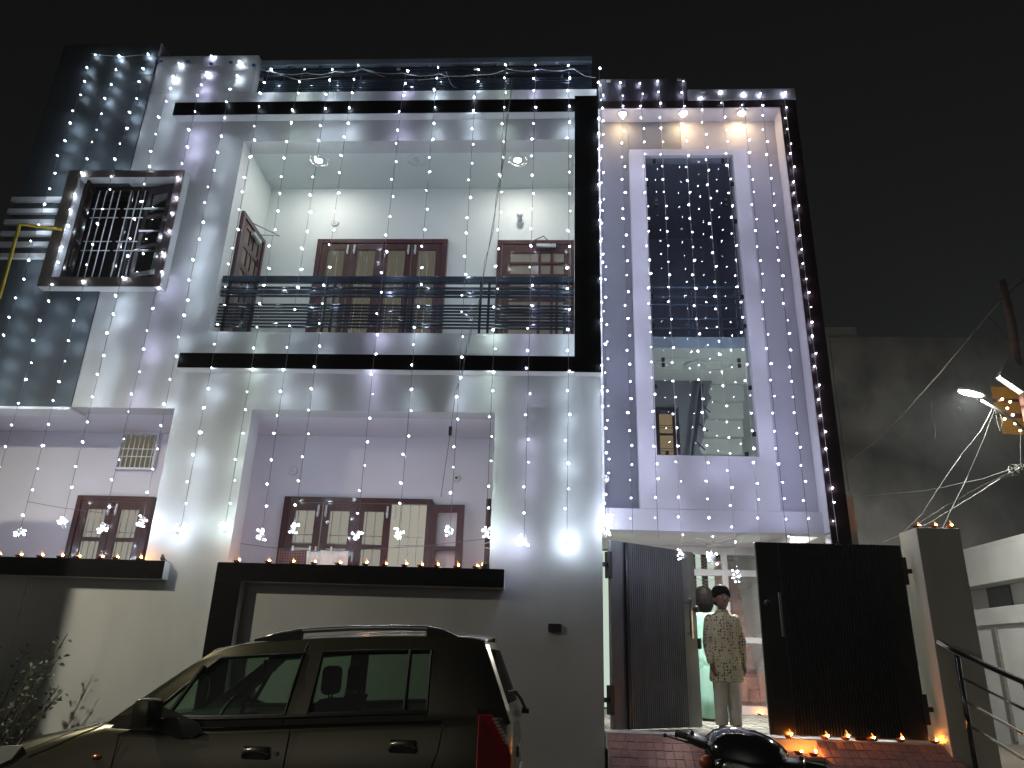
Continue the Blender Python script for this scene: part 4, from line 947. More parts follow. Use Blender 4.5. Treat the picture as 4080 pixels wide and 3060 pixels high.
    P(MB().lathe([(0.012, 0.0), (0.012, -0.006)], (-1.635, CY + side * 0.752 + (0.006 if side > 0 else 0), 0.925), 10, 'y').obj('key_lock', 'chrome'))
    P(MB().ball((-2.735, CY + side * 0.735, 0.865), (0.034, 0.018, 0.016), 12, 6).obj('side_indicator', 'amber_lens', None, 0, True))
    # head and tail lamps
    P(MB().rings([[(-3.64, CY + side * 0.50, 0.84), (-3.42, CY + side * 0.668, 0.895), (-3.235, CY + side * 0.700, 0.915), (-3.28, CY + side * 0.716, 0.83), (-3.42, CY + side * 0.712, 0.76), (-3.62, CY + side * 0.62, 0.70)], [(-3.62, CY + side * 0.45, 0.80), (-3.40, CY + side * 0.60, 0.85), (-3.25, CY + side * 0.64, 0.88), (-3.28, CY + side * 0.66, 0.82), (-3.40, CY + side * 0.64, 0.76), (-3.60, CY + side * 0.55, 0.70)]]).obj('headlight', 'lamp_silver', None, 0.006))
    tl = [(0.0, 1.175, -0.425, 0.705), (0, 1.175, -0.345, 0.695), (0, 1.06, -0.272, 0.665), (0, 0.93, -0.245, 0.655), (0, 0.82, -0.25, 0.66), (0, 0.82, -0.425, 0.738)]
    P(MB().rings([[(-0.428, CY + side * 0.716, 1.178), (-0.345, CY + side * 0.712, 1.178), (-0.262, CY + side * 0.706, 1.06), (-0.222, CY + side * 0.690, 0.95), (-0.222, CY + side * 0.690, 0.80), (-0.428, CY + side * 0.752, 0.80)], [(-0.428, CY + side * 0.62, 1.17), (-0.36, CY + side * 0.62, 1.17), (-0.30, CY + side * 0.60, 1.05), (-0.27, CY + side * 0.58, 0.95), (-0.27, CY + side * 0.58, 0.8), (-0.428, CY + side * 0.62, 0.80)]]).obj('tail_light', 'tail_red', None, 0.006))
    for q in range(8):
        z_ = 1.155 - q * 0.018; x = -0.338 + q * 0.0112
        P(MB().box(x - 0.004, x + 0.022, CY + side * 0.66, CY + side * (0.722 - q * 0.001), z_ - 0.006, z_ + 0.006).obj('reflector', 'tail_clear'))
    for x in (-3.02, -0.80):
        wy = CY + side * 0.66
        ty = P(MB().lathe([(0.17, -0.08), (0.27, -0.085), (0.285, -0.05), (0.285, 0.05), (0.27, 0.085), (0.17, 0.08)], (x, wy, 0.285), 28, 'y').obj('tyre', 'rubber', None, 0, True))
        P(MB().lathe([(0.03, side * 0.088), (0.10, side * 0.07), (0.17, side * 0.088), (0.172, side * 0.05)], (x, wy, 0.285), 20, 'y').obj('wheel_rim', 'chrome'))
# roof, screens, tailgate
rg = []
for i in range(9):
    a = Vector(gh(i, 1.0, -1)); b_ = Vector(gh(i, 1.0, 1)); row = []
    for q in range(9): u = q / 8; p = a.lerp(b_, u); p.z += 0.045 * (1 - (2 * u - 1) ** 2) - 0.0; p.x -= (0.10 if i == 0 else (-0.03 if i == 8 else 0)) * (1 - (2 * u - 1) ** 2); row.append(tuple(p))
    rg.append(row)
o = MB().rings(rg, False).obj('roof', 'car_paint', None, 0, True); so = o.modifiers.new('t', 'SOLIDIFY'); so.thickness = 0.03; so.offset = -1; P(o)
def screen(i, ta, tb, name, mat, bulge, inset=0.0):
    rg = []
    for q in range(6):
        t_ = ta + (tb - ta) * q / 5; a = Vector(gh(i, t_, -1, -inset)); b_ = Vector(gh(i, t_, 1, -inset)); row = []
        for k in range(9): u = k / 8; p = a.lerp(b_, u); p.x += bulge * (1 - (2 * u - 1) ** 2); row.append(tuple(p))
        rg.append(row)
    return P(MB().rings(rg, False).obj(name, mat, None, 0, True))
screen(0, 0.0, 1.0, 'windscreen', 'glass_car', -0.10)
screen(8, 0.18, 0.90, 'rear_screen', 'glass_car', 0.045, 0.05)
screen(8, -0.05, 0.18, 'tailgate', 'car_paint', 0.043)
screen(8, 0.90, 1.0, 'tailgate', 'car_paint', 0.043)
for side in (-1, 1): P(MB().rings([[tuple(Vector(gh(8, t_, side, -d)) + Vector((0.02 if d else 0.002, 0, 0))) for d in (0.0, 0.05)] for t_ in (0.1, 0.35, 0.6, 0.95)], False).obj('tailgate_edge', 'car_paint', None, 0, True))
P(MB().box(-0.23, -0.185, CY - 0.45, CY + 0.45, 0.36, 0.60).obj('rear_bumper', 'car_paint', None, 0.02))
P(MB().box(-0.215, -0.19, CY - 0.26, CY + 0.26, 0.90, 0.97).obj('garnish', 'chrome', None, 0.01))
P(MB().box(-0.205, -0.185, CY - 0.25, CY + 0.25, 0.70, 0.82).obj('number_plate', 'plastic_white', None, 0.004))
P(MB().box(-0.43, -0.385, CY - 0.12, CY + 0.12, 1.60, 1.63).obj('brake_light', 'tail_red', None, 0.005))
P(MB().tube([(-0.265, CY - 0.42, 1.30), (-0.225, CY - 0.36, 1.305), (-0.19, CY - 0.22, 1.25), (-0.165, CY - 0.05, 1.18)], [0.006, 0.012, 0.012, 0.014], 6).obj('rear_wiper', 'car_trim'))
P(MB().lathe([(0.02, 0), (0.02, 0.05)], (-0.19, CY - 0.05, 1.17), 10, 'x').obj('wiper_motor', 'car_trim'))
for y in (-0.25, 0.2): P(MB().ball((-2.84, CY + y, 1.075), 0.014, 8, 5).obj('washer_nozzle', 'car_trim'))
for y in (-0.33, 0.33):
    s_ = MB().rings([[(-1.55 + dx, CY + y - 0.23 * sc, z_), (-1.55 + dx, CY + y + 0.23 * sc, z_), (-1.43 + dx, CY + y + 0.20 * sc, z_), (-1.43 + dx, CY + y - 0.20 * sc, z_)] for (dx, z_, sc) in ((-0.1, 0.65, 1), (-0.04, 0.9, 1.0), (0.03, 1.16, 0.9), (0.06, 1.22, 0.6))]).obj('front_seat', 'seat_cloth', None, 0.02); P(s_)
    P(MB().box(-1.50, -1.41, CY + y - 0.12, CY + y + 0.12, 1.24, 1.42).obj('headrest', 'seat_cloth', None, 0.035))
    P(MB().tube([(-1.455, CY + y - 0.04, 1.20), (-1.455, CY + y - 0.04, 1.26)], 0.006, 5).tube([(-1.455, CY + y + 0.04, 1.20), (-1.455, CY + y + 0.04, 1.26)], 0.006, 5).obj('headrest_stem', 'chrome'))
    P(MB().box(-0.72, -0.62, CY + y - 0.13, CY + y + 0.13, 1.10, 1.27).obj('headrest', 'seat_cloth', None, 0.03))
P(MB().tube([(-2.12 + 0.05 * math.cos(a), CY - 0.33 + 0.185 * math.sin(a), 1.055 + 0.16 * math.cos(a)) for a in [k * math.pi / 12 for k in range(25)]], 0.014, 6).obj('steering_wheel', 'car_trim'))
P(MB().box(-2.62, -2.25, CY - 0.62, CY + 0.62, 1.0, 1.07).obj('dashboard', 'seat_cloth', None, 0.02))
P(MB().box(-2.02, -1.99, CY - 0.11, CY + 0.11, 1.36, 1.44).obj('cabin_mirror', 'car_trim', None, 0.012))

# ================================================================== SCOOTER
SX, SY = 0.93, -2.43
sc_ = thing('scooter', 'glossy black scooter leaning on its stand in front of the ramp', 'scooter', (SX, SY, 0), rz=R(250))
# local frame: x forward, y to the rider's left; leaned about x
def S(mb, name, mat, bevel=0, smooth=True):
    o = mb.obj(name, mat, sc_, bevel, smooth); o.rotation_euler = (R(-9), 0, 0); return o
def oval(x, cy_, cz, ry, rz__, n=18, flat=0.0):
    return [(x, cy_ + ry * math.copysign(abs(math.cos(a)) ** 0.85, math.cos(a)), cz + rz__ * math.copysign(abs(math.sin(a)) ** 0.85, math.sin(a))) for a in [2 * math.pi * k / n for k in range(n)]]
S(MB().rings([oval(0.175, 0, 1.02, 0.03, 0.02), oval(0.168, 0, 1.02, 0.10, 0.07), oval(0.14, 0, 1.03, 0.165, 0.11), oval(0.09, 0, 1.04, 0.205, 0.135), oval(0.02, 0, 1.05, 0.225, 0.14), oval(-0.05, 0, 1.06, 0.23, 0.115), oval(-0.11, 0, 1.07, 0.20, 0.075), oval(-0.13, 0, 1.07, 0.12, 0.04)]), 'headset_cowl', 'gloss_black')
S(MB().rings([oval(0.186, 0, 0.985, 0.07, 0.035), oval(0.178, 0, 0.98, 0.125, 0.06), oval(0.145, 0, 0.975, 0.155, 0.075), oval(0.10, 0, 0.97, 0.16, 0.07)]), 'headlight', 'lens_clear')
S(MB().rings([oval(0.172, 0, 0.985, 0.09, 0.045), oval(0.12, 0, 0.98, 0.13, 0.06)]), 'reflector', 'lamp_silver')
for s_ in (-1, 1):
    S(MB().ball((0.115, s_ * 0.185, 0.985), (0.05, 0.045, 0.04), 12, 6), 'indicator', 'amber_lens')
    S(MB().rings([[(x, s_ * (0.20 + dy), 1.06 + dz + 0.03 * q) for (x, q) in ((0.06, -1), (0.09, 0.3), (0.0, 1), (-0.07, 0.6), (-0.08, -0.8))] for (dy, dz) in ((-0.02, 0), (0.06, 0.01), (0.11, 0.02))]), 'lever_shroud', 'scooter_grey', 0.01)
    S(MB().lathe([(0.014, 0.018), (0.014, 0.022)], (0.03, s_ * 0.30, 1.10), 12).tube([(0.03, s_ * 0.29, 1.08), (0.03, s_ * 0.29, 1.115)], 0.012), 'mirror_boss', 'plastic_black')
    S(MB().tube([(-0.06, s_ * 0.24, 1.065), (-0.09, s_ * 0.40, 1.07)], 0.020, 10).lathe([(0.024, 0), (0.024, 0.01)], (-0.091, s_ * 0.405, 1.065), 10, 'y'), 'grip', 'rubber')
    S(MB().tube([(0.0, s_ * 0.22, 1.055), (0.03, s_ * 0.32, 1.05), (0.01, s_ * 0.44, 1.055)], [0.008, 0.007, 0.006], 6).ball((0.01, s_ * 0.445, 1.055), 0.012, 8, 5), 'brake_lever', 'plastic_black')
S(MB().rings([oval(-0.05, 0, 0.92, 0.05, 0.05), oval(0.05, 0, 0.86, 0.12, 0.05), oval(0.10, 0, 0.72, 0.20, 0.06), oval(0.10, 0, 0.55, 0.21, 0.06), oval(0.06, 0, 0.36, 0.19, 0.05), oval(-0.02, 0, 0.28, 0.16, 0.03)]), 'front_apron', 'gloss_black')
S(MB().rings([oval(x, 0, z_, 0.09, 0.05) for (x, z_) in ((0.42, 0.35), (0.36, 0.50), (0.22, 0.56), (0.05, 0.48))]), 'mudguard', 'gloss_black')
for x in (0.24, -1.0):
    S(MB().lathe([(0.13, -0.04), (0.20, -0.045), (0.22, -0.02), (0.22, 0.02), (0.20, 0.045), (0.13, 0.04)], (x, 0, 0.22), 24, 'y'), 'tyre', 'rubber')
    S(MB().lathe([(0.02, -0.05), (0.13, -0.042), (0.13, 0.042), (0.02, 0.05)], (x, 0, 0.22), 16, 'y'), 'wheel_rim', 'chrome')
S(MB().tube([(-0.03, 0, 1.0), (0.24, 0, 0.24)], 0.03, 8), 'fork', 'plastic_black')
S(MB().box(-0.42, 0.05, -0.17, 0.17, 0.24, 0.29), 'floorboard', 'rubber', 0.02, False)
S(MB().rings([oval(-0.38, 0, 0.45, 0.15, 0.16), oval(-0.7, 0, 0.50, 0.19, 0.20), oval(-1.0, 0, 0.56, 0.17, 0.15), oval(-1.25, 0, 0.62, 0.09, 0.07)]), 'rear_body', 'gloss_black')
S(MB().rings([oval(-0.36, 0, 0.68, 0.10, 0.05), oval(-0.6, 0, 0.70, 0.15, 0.06), oval(-0.95, 0, 0.73, 0.14, 0.06), oval(-1.15, 0, 0.75, 0.08, 0.04)]), 'seat', 'rubber')
S(MB().ball((-1.27, 0, 0.60), (0.03, 0.08, 0.04)), 'tail_light', 'tail_red')

# ================================================================== PEOPLE
def capsule(mb, a, b_, r0, r1, k=10):
    a, b_ = Vector(a), Vector(b_); d = (b_ - a); L = d.length; d.normalize()
    pts = [a - d * r0 * 0.92, a - d * r0 * 0.55, a, b_, b_ + d * r1 * 0.55, b_ + d * r1 * 0.92]
    mb.tube([tuple(p) for p in pts], [r0 * 0.38, r0 * 0.83, r0, r1, r1 * 0.83, r1 * 0.38], k); return mb
def hand(mb, w_, d, s, side):
    """w_ wrist, d pointing direction, s hand length, side +1/-1 for the thumb"""
    w_, d = Vector(w_), Vector(d).normalized(); n_ = Vector((side, 0, 0)); n_ = (n_ - d * n_.dot(d)).normalized(); f_ = d.cross(n_)
    capsule(mb, w_, w_ + d * s * 0.42, s * 0.14, s * 0.17, 8)
    for k, (o, L) in enumerate(((-0.17, 0.42), (-0.06, 0.50), (0.06, 0.47), (0.16, 0.36))):
        b0 = w_ + d * s * 0.45 + f_ * o * s; b1 = b0 + d * s * L * 0.55 + n_ * s * 0.02; b2 = b1 + d * s * L * 0.4 + n_ * s * 0.10
        capsule(mb, b0, b1, s * 0.058, s * 0.052, 7); capsule(mb, b1, b2, s * 0.052, s * 0.042, 7)
    t0 = w_ + d * s * 0.14 - f_ * s * 0.13; capsule(mb, t0, t0 + d * s * 0.28 - f_ * s * 0.15 + n_ * s * 0.08, s * 0.065, s * 0.05, 7)
def eloft(mb, secs, k=20):
    """secs: (cx, cy, z, rx, ry)"""
    return mb.rings([[(cx + rx * math.cos(a), cy_ + ry * math.sin(a), z_) for a in [2 * math.pi * j / k for j in range(k)]] for (cx, cy_, z_, rx, ry) in secs])
BX, BY = 1.665, 0.50
boy = thing('person', 'boy in a cream printed kurta and white pyjama standing in the gateway', 'person', (BX, BY, FZ))
mb = MB()
hz = 1.185   # head centre above the floor, face turned slightly towards the camera's right
mb.ball((0, 0.0, hz + 0.02), (0.073, 0.088, 0.088), 16, 10).ball((0.0, -0.022, hz - 0.035), (0.057, 0.064, 0.072), 14, 8)
mb.ball((0.006, -0.090, hz - 0.018), (0.012, 0.018, 0.013), 8, 6).ball((0.005, -0.082, hz - 0.002), (0.008, 0.012, 0.024), 8, 6)
mb.ball((0.005, -0.078, hz - 0.058), (0.024, 0.011, 0.006), 8, 5).ball((0.005, -0.076, hz - 0.069), (0.020, 0.011, 0.006), 8, 5).ball((0.004, -0.066, hz - 0.094), (0.022, 0.018, 0.014), 8, 5)
for s in (-1, 1): mb.ball((s * 0.074, 0.008, hz - 0.012), (0.012, 0.020, 0.030), 8, 6)
capsule(mb, (0, 0.008, hz - 0.05), (0, 0.012, 1.02), 0.038, 0.042)
eloft(mb, [(0, 0.01, 1.055, 0.05, 0.045), (0, 0.01, 1.03, 0.115, 0.06), (0, 0.01, 0.95, 0.125, 0.075), (0, 0.01, 0.78, 0.11, 0.072), (0, 0.01, 0.66, 0.115, 0.08), (0, 0.01, 0.56, 0.11, 0.08)])
arms = {-1: [(-0.125, 0.01, 1.00), (-0.158, 0.015, 0.77), (-0.145, -0.035, 0.585)], 1: [(0.125, 0.01, 1.00), (0.172, 0.03, 0.78), (0.180, 0.02, 0.60)]}
for s, (a, b_, c) in arms.items():
    capsule(mb, a, b_, 0.040, 0.034); capsule(mb, b_, c, 0.033, 0.023); hand(mb, Vector(c), Vector(c) - Vector(b_) + Vector((0, -0.02, 0)), 0.135, -s)
for s in (-1, 1):
    capsule(mb, (s * 0.055, 0.01, 0.60), (s * 0.062, 0.005, 0.33), 0.062, 0.045); capsule(mb, (s * 0.062, 0.005, 0.33), (s * 0.066, 0.012, 0.07), 0.043, 0.028)
    capsule(mb, (s * 0.066, 0.015, 0.035), (s * 0.075, -0.105, 0.026), 0.032, 0.024)
remeshed(mb, 'body', 'skin', boy, 0.0065, 2)
mb = MB()
eloft(mb, [(0, 0.01, 1.062, 0.052, 0.048), (0, 0.01, 1.045, 0.075, 0.058), (0, 0.01, 1.02, 0.130, 0.075), (0, 0.01, 0.95, 0.140, 0.092), (0, 0.008, 0.80, 0.132, 0.096), (0, 0.006, 0.66, 0.142, 0.104), (0, 0.004, 0.52, 0.152, 0.112), (0, 0.004, 0.425, 0.158, 0.118)], 24)
for s, (a, b_, c) in arms.items():
    a = Vector(a) * 0.98; capsule(mb, a, b_, 0.056, 0.050); capsule(mb, b_, Vector(b_).lerp(Vector(c), 0.86), 0.050, 0.042)
ku = remeshed(mb, 'kurta', 'kurta_print', boy, 0.009, 3)
tx = bpy.data.textures.new('folds', 'CLOUDS'); tx.noise_scale = 0.09
dm = ku.modifiers.new('folds', 'DISPLACE'); dm.texture = tx; dm.strength = 0.022; dm.mid_level = 0.5
MB().tube([(0.054 * math.cos(a), 0.004 + 0.052 * math.sin(a), 1.066) for a in [k * math.pi / 10 for k in range(21)]], 0.010, 6).obj('collar', 'kurta_print', boy, 0, True)
MB().box(-0.010, 0.010, -0.102, -0.086, 0.80, 1.03).obj('placket', 'kurta_print', boy, 0.003)
mb = MB()
for s in (-1, 1): eloft(mb, [(s * 0.058, 0.01, 0.52, 0.075, 0.085), (s * 0.062, 0.008, 0.36, 0.066, 0.066), (s * 0.066, 0.01, 0.18, 0.058, 0.056), (s * 0.068, 0.008, 0.05, 0.056, 0.055)], 16)
py = remeshed(mb, 'pyjama', 'pyjama_cloth', boy, 0.008, 2); dm = py.modifiers.new('folds', 'DISPLACE'); dm.texture = tx; dm.strength = 0.018
mb = MB().ball((0, 0.012, hz + 0.048), (0.089, 0.100, 0.088), 16, 10).ball((0, 0.055, hz - 0.005), (0.078, 0.06, 0.075), 14, 8)
for s in (-1, 1): mb.ball((s * 0.073, -0.012, hz + 0.030), (0.014, 0.035, 0.035), 8, 6)
for k in range(9): mb.ball((-0.058 + k * 0.0145, -0.072 + 0.0012 * (k - 4) ** 2, hz + 0.058 - 0.004 * (k % 3)), (0.014, 0.018, 0.026), 7, 5)
remeshed(mb, 'hair', 'hair', boy, 0.006, 1)
for s in (-1, 1):
    MB().ball((s * 0.029 + 0.003, -0.074, hz + 0.004), (0.0135, 0.008, 0.006), 10, 6).obj('eye', 'eye_white', boy, 0, True)
    MB().ball((s * 0.029 + 0.005, -0.080, hz + 0.004), (0.006, 0.004, 0.006), 8, 6).obj('pupil', 'hair', boy, 0, True)
    MB().tube([(s * 0.014 + 0.003, -0.083, hz + 0.021), (s * 0.031 + 0.003, -0.081, hz + 0.026), (s * 0.047 + 0.003, -0.070, hz + 0.020)], [0.003, 0.004, 0.002], 5).obj('eyebrow', 'hair', boy)
boy.rotation_euler.z = R(6)
# second person, seen from behind
WY_ = 1.95
wom = thing('person', 'woman in mint green kurta and skirt with her back turned behind the boy', 'person', (1.775, WY_, FZ))
mb = MB()
mb.ball((0, 0, 1.30), (0.078, 0.092, 0.105), 16, 10); capsule(mb, (0, 0, 1.22), (0, 0.0, 1.12), 0.045, 0.048)
eloft(mb, [(0, 0, 1.15, 0.06, 0.05), (0, 0, 1.11, 0.16, 0.07), (0, 0, 1.0, 0.16, 0.09), (0, 0, 0.82, 0.125, 0.085), (0, 0, 0.66, 0.16, 0.10)])
wa = {-1: [(-0.165, 0, 1.08), (-0.20, 0.0, 0.84), (-0.14, 0.16, 0.78)], 1: [(0.165, 0, 1.08), (0.20, 0.0, 0.84), (0.15, 0.15, 0.76)]}
for s, (a, b_, c) in wa.items(): capsule(mb, a, b_, 0.046, 0.038); capsule(mb, b_, c, 0.036, 0.026); hand(mb, c, Vector(c) - Vector(b_), 0.15, -s)
for s in (-1, 1): capsule(mb, (s * 0.08, 0, 0.66), (s * 0.08, 0, 0.36), 0.08, 0.055); capsule(mb, (s * 0.08, 0, 0.36), (s * 0.08, 0, 0.06), 0.05, 0.032); capsule(mb, (s * 0.08, 0, 0.035), (s * 0.09, 0.13, 0.03), 0.034, 0.028)
mb.ball((0, 0.092, 1.285), (0.012, 0.016, 0.014), 8, 5)
for s in (-1, 1): mb.ball((s * 0.08, 0.0, 1.285), (0.01, 0.018, 0.028), 8, 5)
remeshed(mb, 'body', 'skin', wom, 0.008, 2)
mb = MB(); eloft(mb, [(0, 0, 1.15, 0.065, 0.055), (0, 0, 1.115, 0.175, 0.085), (0, 0, 1.0, 0.178, 0.105), (0, 0, 0.85, 0.15, 0.105), (0, 0, 0.70, 0.175, 0.12), (0, 0, 0.52, 0.19, 0.135)], 24)
for s, (a, b_, c) in wa.items(): capsule(mb, a, b_, 0.064, 0.056); capsule(mb, b_, Vector(b_).lerp(Vector(c), 0.5), 0.055, 0.05)
k_ = remeshed(mb, 'kurta', 'mint_cloth', wom, 0.011, 3); dm = k_.modifiers.new('folds', 'DISPLACE'); dm.texture = tx; dm.strength = 0.03
kk = 40
MB().rings([[(rx * (1 + f_ * math.sin(9 * a)) * math.cos(a), ry * (1 + f_ * math.sin(9 * a)) * math.sin(a), z_) for a in [2 * math.pi * j / kk for j in range(kk)]] for (z_, rx, ry, f_) in ((0.72, 0.13, 0.10, 0.0), (0.50, 0.18, 0.14, 0.02), (0.25, 0.215, 0.18, 0.05), (0.03, 0.26, 0.22, 0.08))]).obj('skirt', 'mint_cloth', wom, 0, True)
hs_ = [(1.432, 0.02), (1.424, 0.058), (1.395, 0.088), (1.34, 0.107), (1.28, 0.112), (1.22, 0.106), (1.18, 0.092), (1.145, 0.070), (1.12, 0.045)]
mb = MB().rings([[(r_ * (1 + 0.05 * (1.43 - z_) / 0.3 * math.sin(11 * a + z_ * 9)) * math.cos(a), -0.02 - 0.05 * (1.43 - z_) + r_ * 0.95 * (1 + 0.05 * (1.43 - z_) / 0.3 * math.sin(11 * a + z_ * 9)) * math.sin(a) * (0.7 if z_ < 1.2 else 1), z_) for a in [2 * math.pi * j / 44 for j in range(44)]] for (z_, r_) in hs_])
remeshed(mb, 'hair', 'hair', wom, 0.006, 1)

# ================================================================== NEIGHBOURS, POLE, WIRES
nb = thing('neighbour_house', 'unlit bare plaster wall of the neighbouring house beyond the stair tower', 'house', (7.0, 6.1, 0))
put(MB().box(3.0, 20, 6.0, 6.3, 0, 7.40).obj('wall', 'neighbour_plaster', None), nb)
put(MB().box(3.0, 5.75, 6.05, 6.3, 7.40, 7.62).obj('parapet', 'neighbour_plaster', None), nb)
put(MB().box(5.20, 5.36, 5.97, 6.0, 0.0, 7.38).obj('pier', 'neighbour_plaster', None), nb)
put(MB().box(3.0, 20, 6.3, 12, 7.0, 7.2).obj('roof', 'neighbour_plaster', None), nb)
rh = thing('white_house', 'low white house with dark slot windows behind the gate pillar', 'house', (6.8, 2.0, 0))
put(MB().box(6.5, 6.8, -1.5, 5.95, 2.76, 3.27).obj('fascia', 'house_white', None, 0.006), rh)
put(MB().box(6.52, 6.8, -1.5, 5.95, 2.18, 2.42).obj('sill_band', 'house_white', None, 0.006), rh)
put(MB().box(6.82, 7.0, -1.5, 5.95, 2.42, 2.76).obj('recess_wall', 'house_white', None), rh)
put(MB().box(6.56, 6.8, -1.5, 5.95, 0.0, 2.18).obj('wall', 'house_white', None), rh)
put(MB().box(6.5, 10, -1.5, 5.95, 3.27, 3.33).obj('roof', 'house_white', None), rh)
for (a, b_) in ((4.6, 5.2), (3.25, 4.05), (1.6, 2.2)): put(MB().box(6.79, 6.819, a, b_, 2.43, 2.75).obj('slot_window', 'gloss_black', None), rh)
put(MB().box(6.52, 6.559, 4.68, 4.78, 0.62, 2.15).obj('down_pipe', 'cable', None), rh)
# utility pole with lamp
LP = pY(2098, 851, 1.6); LX, LY, LZ = LP
PA, PB, PC = pY(2196, 785, 1.62), pY(2186, 700, 1.62), pY(2165, 606, 1.62)
pole = thing('utility_pole', 'rusty leaning steel pole carrying cables, a junction box and a lit street lamp', 'pole', (PA.x, PA.y, 0))
put(MB().tube([(PA.x - 0.03, PA.y, 0), tuple(PA), tuple(PB), tuple(PC)], [0.060, 0.052, 0.048, 0.040], 12).obj('shaft', 'rust', None, 0, True), pole)
JB = pY(2190, 812, 1.5)
o = MB().box(-0.165, 0.165, -0.04, 0.04, -0.165, 0.165).box(-0.13, 0.13, -0.046, -0.04, -0.11, 0.13).obj('junction_box', 'box_grey', None, 0.012); o.location = JB; o.rotation_euler = (R(-6), R(36), R(8)); put(o, pole)
put(MB().tube([tuple(pY(2215, 930, 1.6)), tuple(pY(2195, 912, 1.6)), tuple(pY(2170, 893, 1.6)), tuple(pY(2120, 865, 1.6))], 0.016, 8).obj('lamp_arm', 'plastic_black', None, 0, True), pole)
lh = MB().rings([oval(x, 0, z_, ry, rz__, 14) for (x, z_, ry, rz__) in ((-0.155, 0.0, 0.02, 0.008), (-0.14, 0.0, 0.05, 0.02), (0.0, 0.0, 0.062, 0.026), (0.12, 0.0, 0.05, 0.022), (0.17, -0.006, 0.018, 0.014))]).obj('lamp_head', 'plastic_white', None, 0, True); lh.location = (LX, LY, LZ + 0.024); lh.rotation_euler = (0, R(14), 0); put(lh, pole)
le = MB(); le.v += [(0.125 * math.cos(a) - 0.01, 0.048 * math.sin(a), 0) for a in [k * math.pi / 9 for k in range(18)]]; le.f.append(tuple(range(17, -1, -1)))
le = le.obj('lamp_lens', 'street_led', None); le.location = (LX, LY, LZ - 0.012); le.rotation_euler = (R(8), R(14), 0); put(le, pole)
def wire(name, label, pix, r, mat):
    pts = [pY(x, y, Y) for (x, y, Y) in pix]
    o = MB().tube(densify(pts, 6, 0.0), r, 5).obj(name, mat); return tag(o, label, 'cable', None)
wire('overhead_cable', 'thick bundled overhead cable running from the pole down past the stair tower', [(2230, 588, 1.6), (2160, 650, 1.6), (2100, 722, 2.0), (2035, 800, 2.6), (1960, 885, 3.4), (1900, 945, 4.1), (1830, 1002, 5.05)], 0.0101, 'cable')
wire('overhead_cable', 'black loose cable drooping from the top of the pole', [(2128, 672, 1.6), (2150, 700, 1.6), (2185, 740, 1.6), (2215, 790, 1.6)], 0.0058, 'plastic_black')
wire('lamp_wire', 'pale lamp wire reaching from the street lamp down to the gate pillar', [(2145, 882, 1.6), (2120, 930, 1.6), (2075, 985, 1.6), (2030, 1050, 1.18), (1992, 1110, 0.75), (1940, 1160, 0.16)], 0.0043, 'wire_pale')
wire('lamp_wire', 'second pale lamp wire hanging steeper behind the gate pillar', [(2150, 880, 1.6), (2125, 950, 1.6), (2090, 1030, 1.6), (2060, 1090, 1.18), (2035, 1142, 0.16)], 0.0047, 'wire_pale')
wire('lamp_wire', 'small loop of pale wire under the lamp arm', [(2148, 884, 1.6), (2160, 892, 1.6), (2166, 912, 1.6), (2160, 930, 1.6), (2154, 910, 1.6), (2150, 886, 1.6)], 0.0036, 'wire_pale')
wire('dangling_wire', 'short kinked white wire dangling in front of the plaster wall', [(2012, 870, 2.9), (2013, 895, 2.9), (2016, 912, 2.9), (2022, 920, 2.9), (2020, 945, 2.9)], 0.0043, 'wire_pale')
wire('service_cable', 'sagging service cable from the pole to the gate pillar top', [(2225, 1008, 1.6), (2160, 1035, 1.6), (2080, 1085, 1.18), (2010, 1128, 0.75), (1905, 1172, 0.03)], 0.0036, 'cable')
wire('service_cable', 'thin service cable sloping under the tangle at the pole', [(2225, 1002, 1.6), (2140, 1040, 1.6), (2040, 1095, 1.6), (1985, 1130, 1.18)], 0.0032, 'wire_pale')
wire('service_cable', 'nearly level thin cable crossing the plaster wall', [(2225, 1000, 1.6), (2120, 1035, 2.3), (2000, 1060, 3.2), (1830, 1075, 4.8)], 0.0032, 'cable')
wire('dangling_wire', 'straight white wire hanging from the lit amber balcony', [(2206, 925, 1.6), (2204, 960, 1.6), (2205, 1000, 1.6)], 0.0036, 'wire_pale')
tk = thing('wire_tangle', 'tangle of pale wires and joints beside the pole', 'cable', tuple(pY(2208, 1015, 1.6)))
MB().tube([(0.12 * math.cos(i * 0.9) * (0.4 + 0.6 * math.sin(i * 0.37) ** 2), 0.04 * math.sin(i * 1.7), 0.07 * math.sin(i * 1.13)) for i in range(60)], 0.005, 4).obj('wire', 'wire_pale', tk)
MB().tube([(0.15 * math.cos(i * 0.8), 0.04 * math.sin(i * 1.3), 0.05 * math.sin(i * 1.9)) for i in range(30)], 0.0065, 4).obj('wire', 'cable', tk)
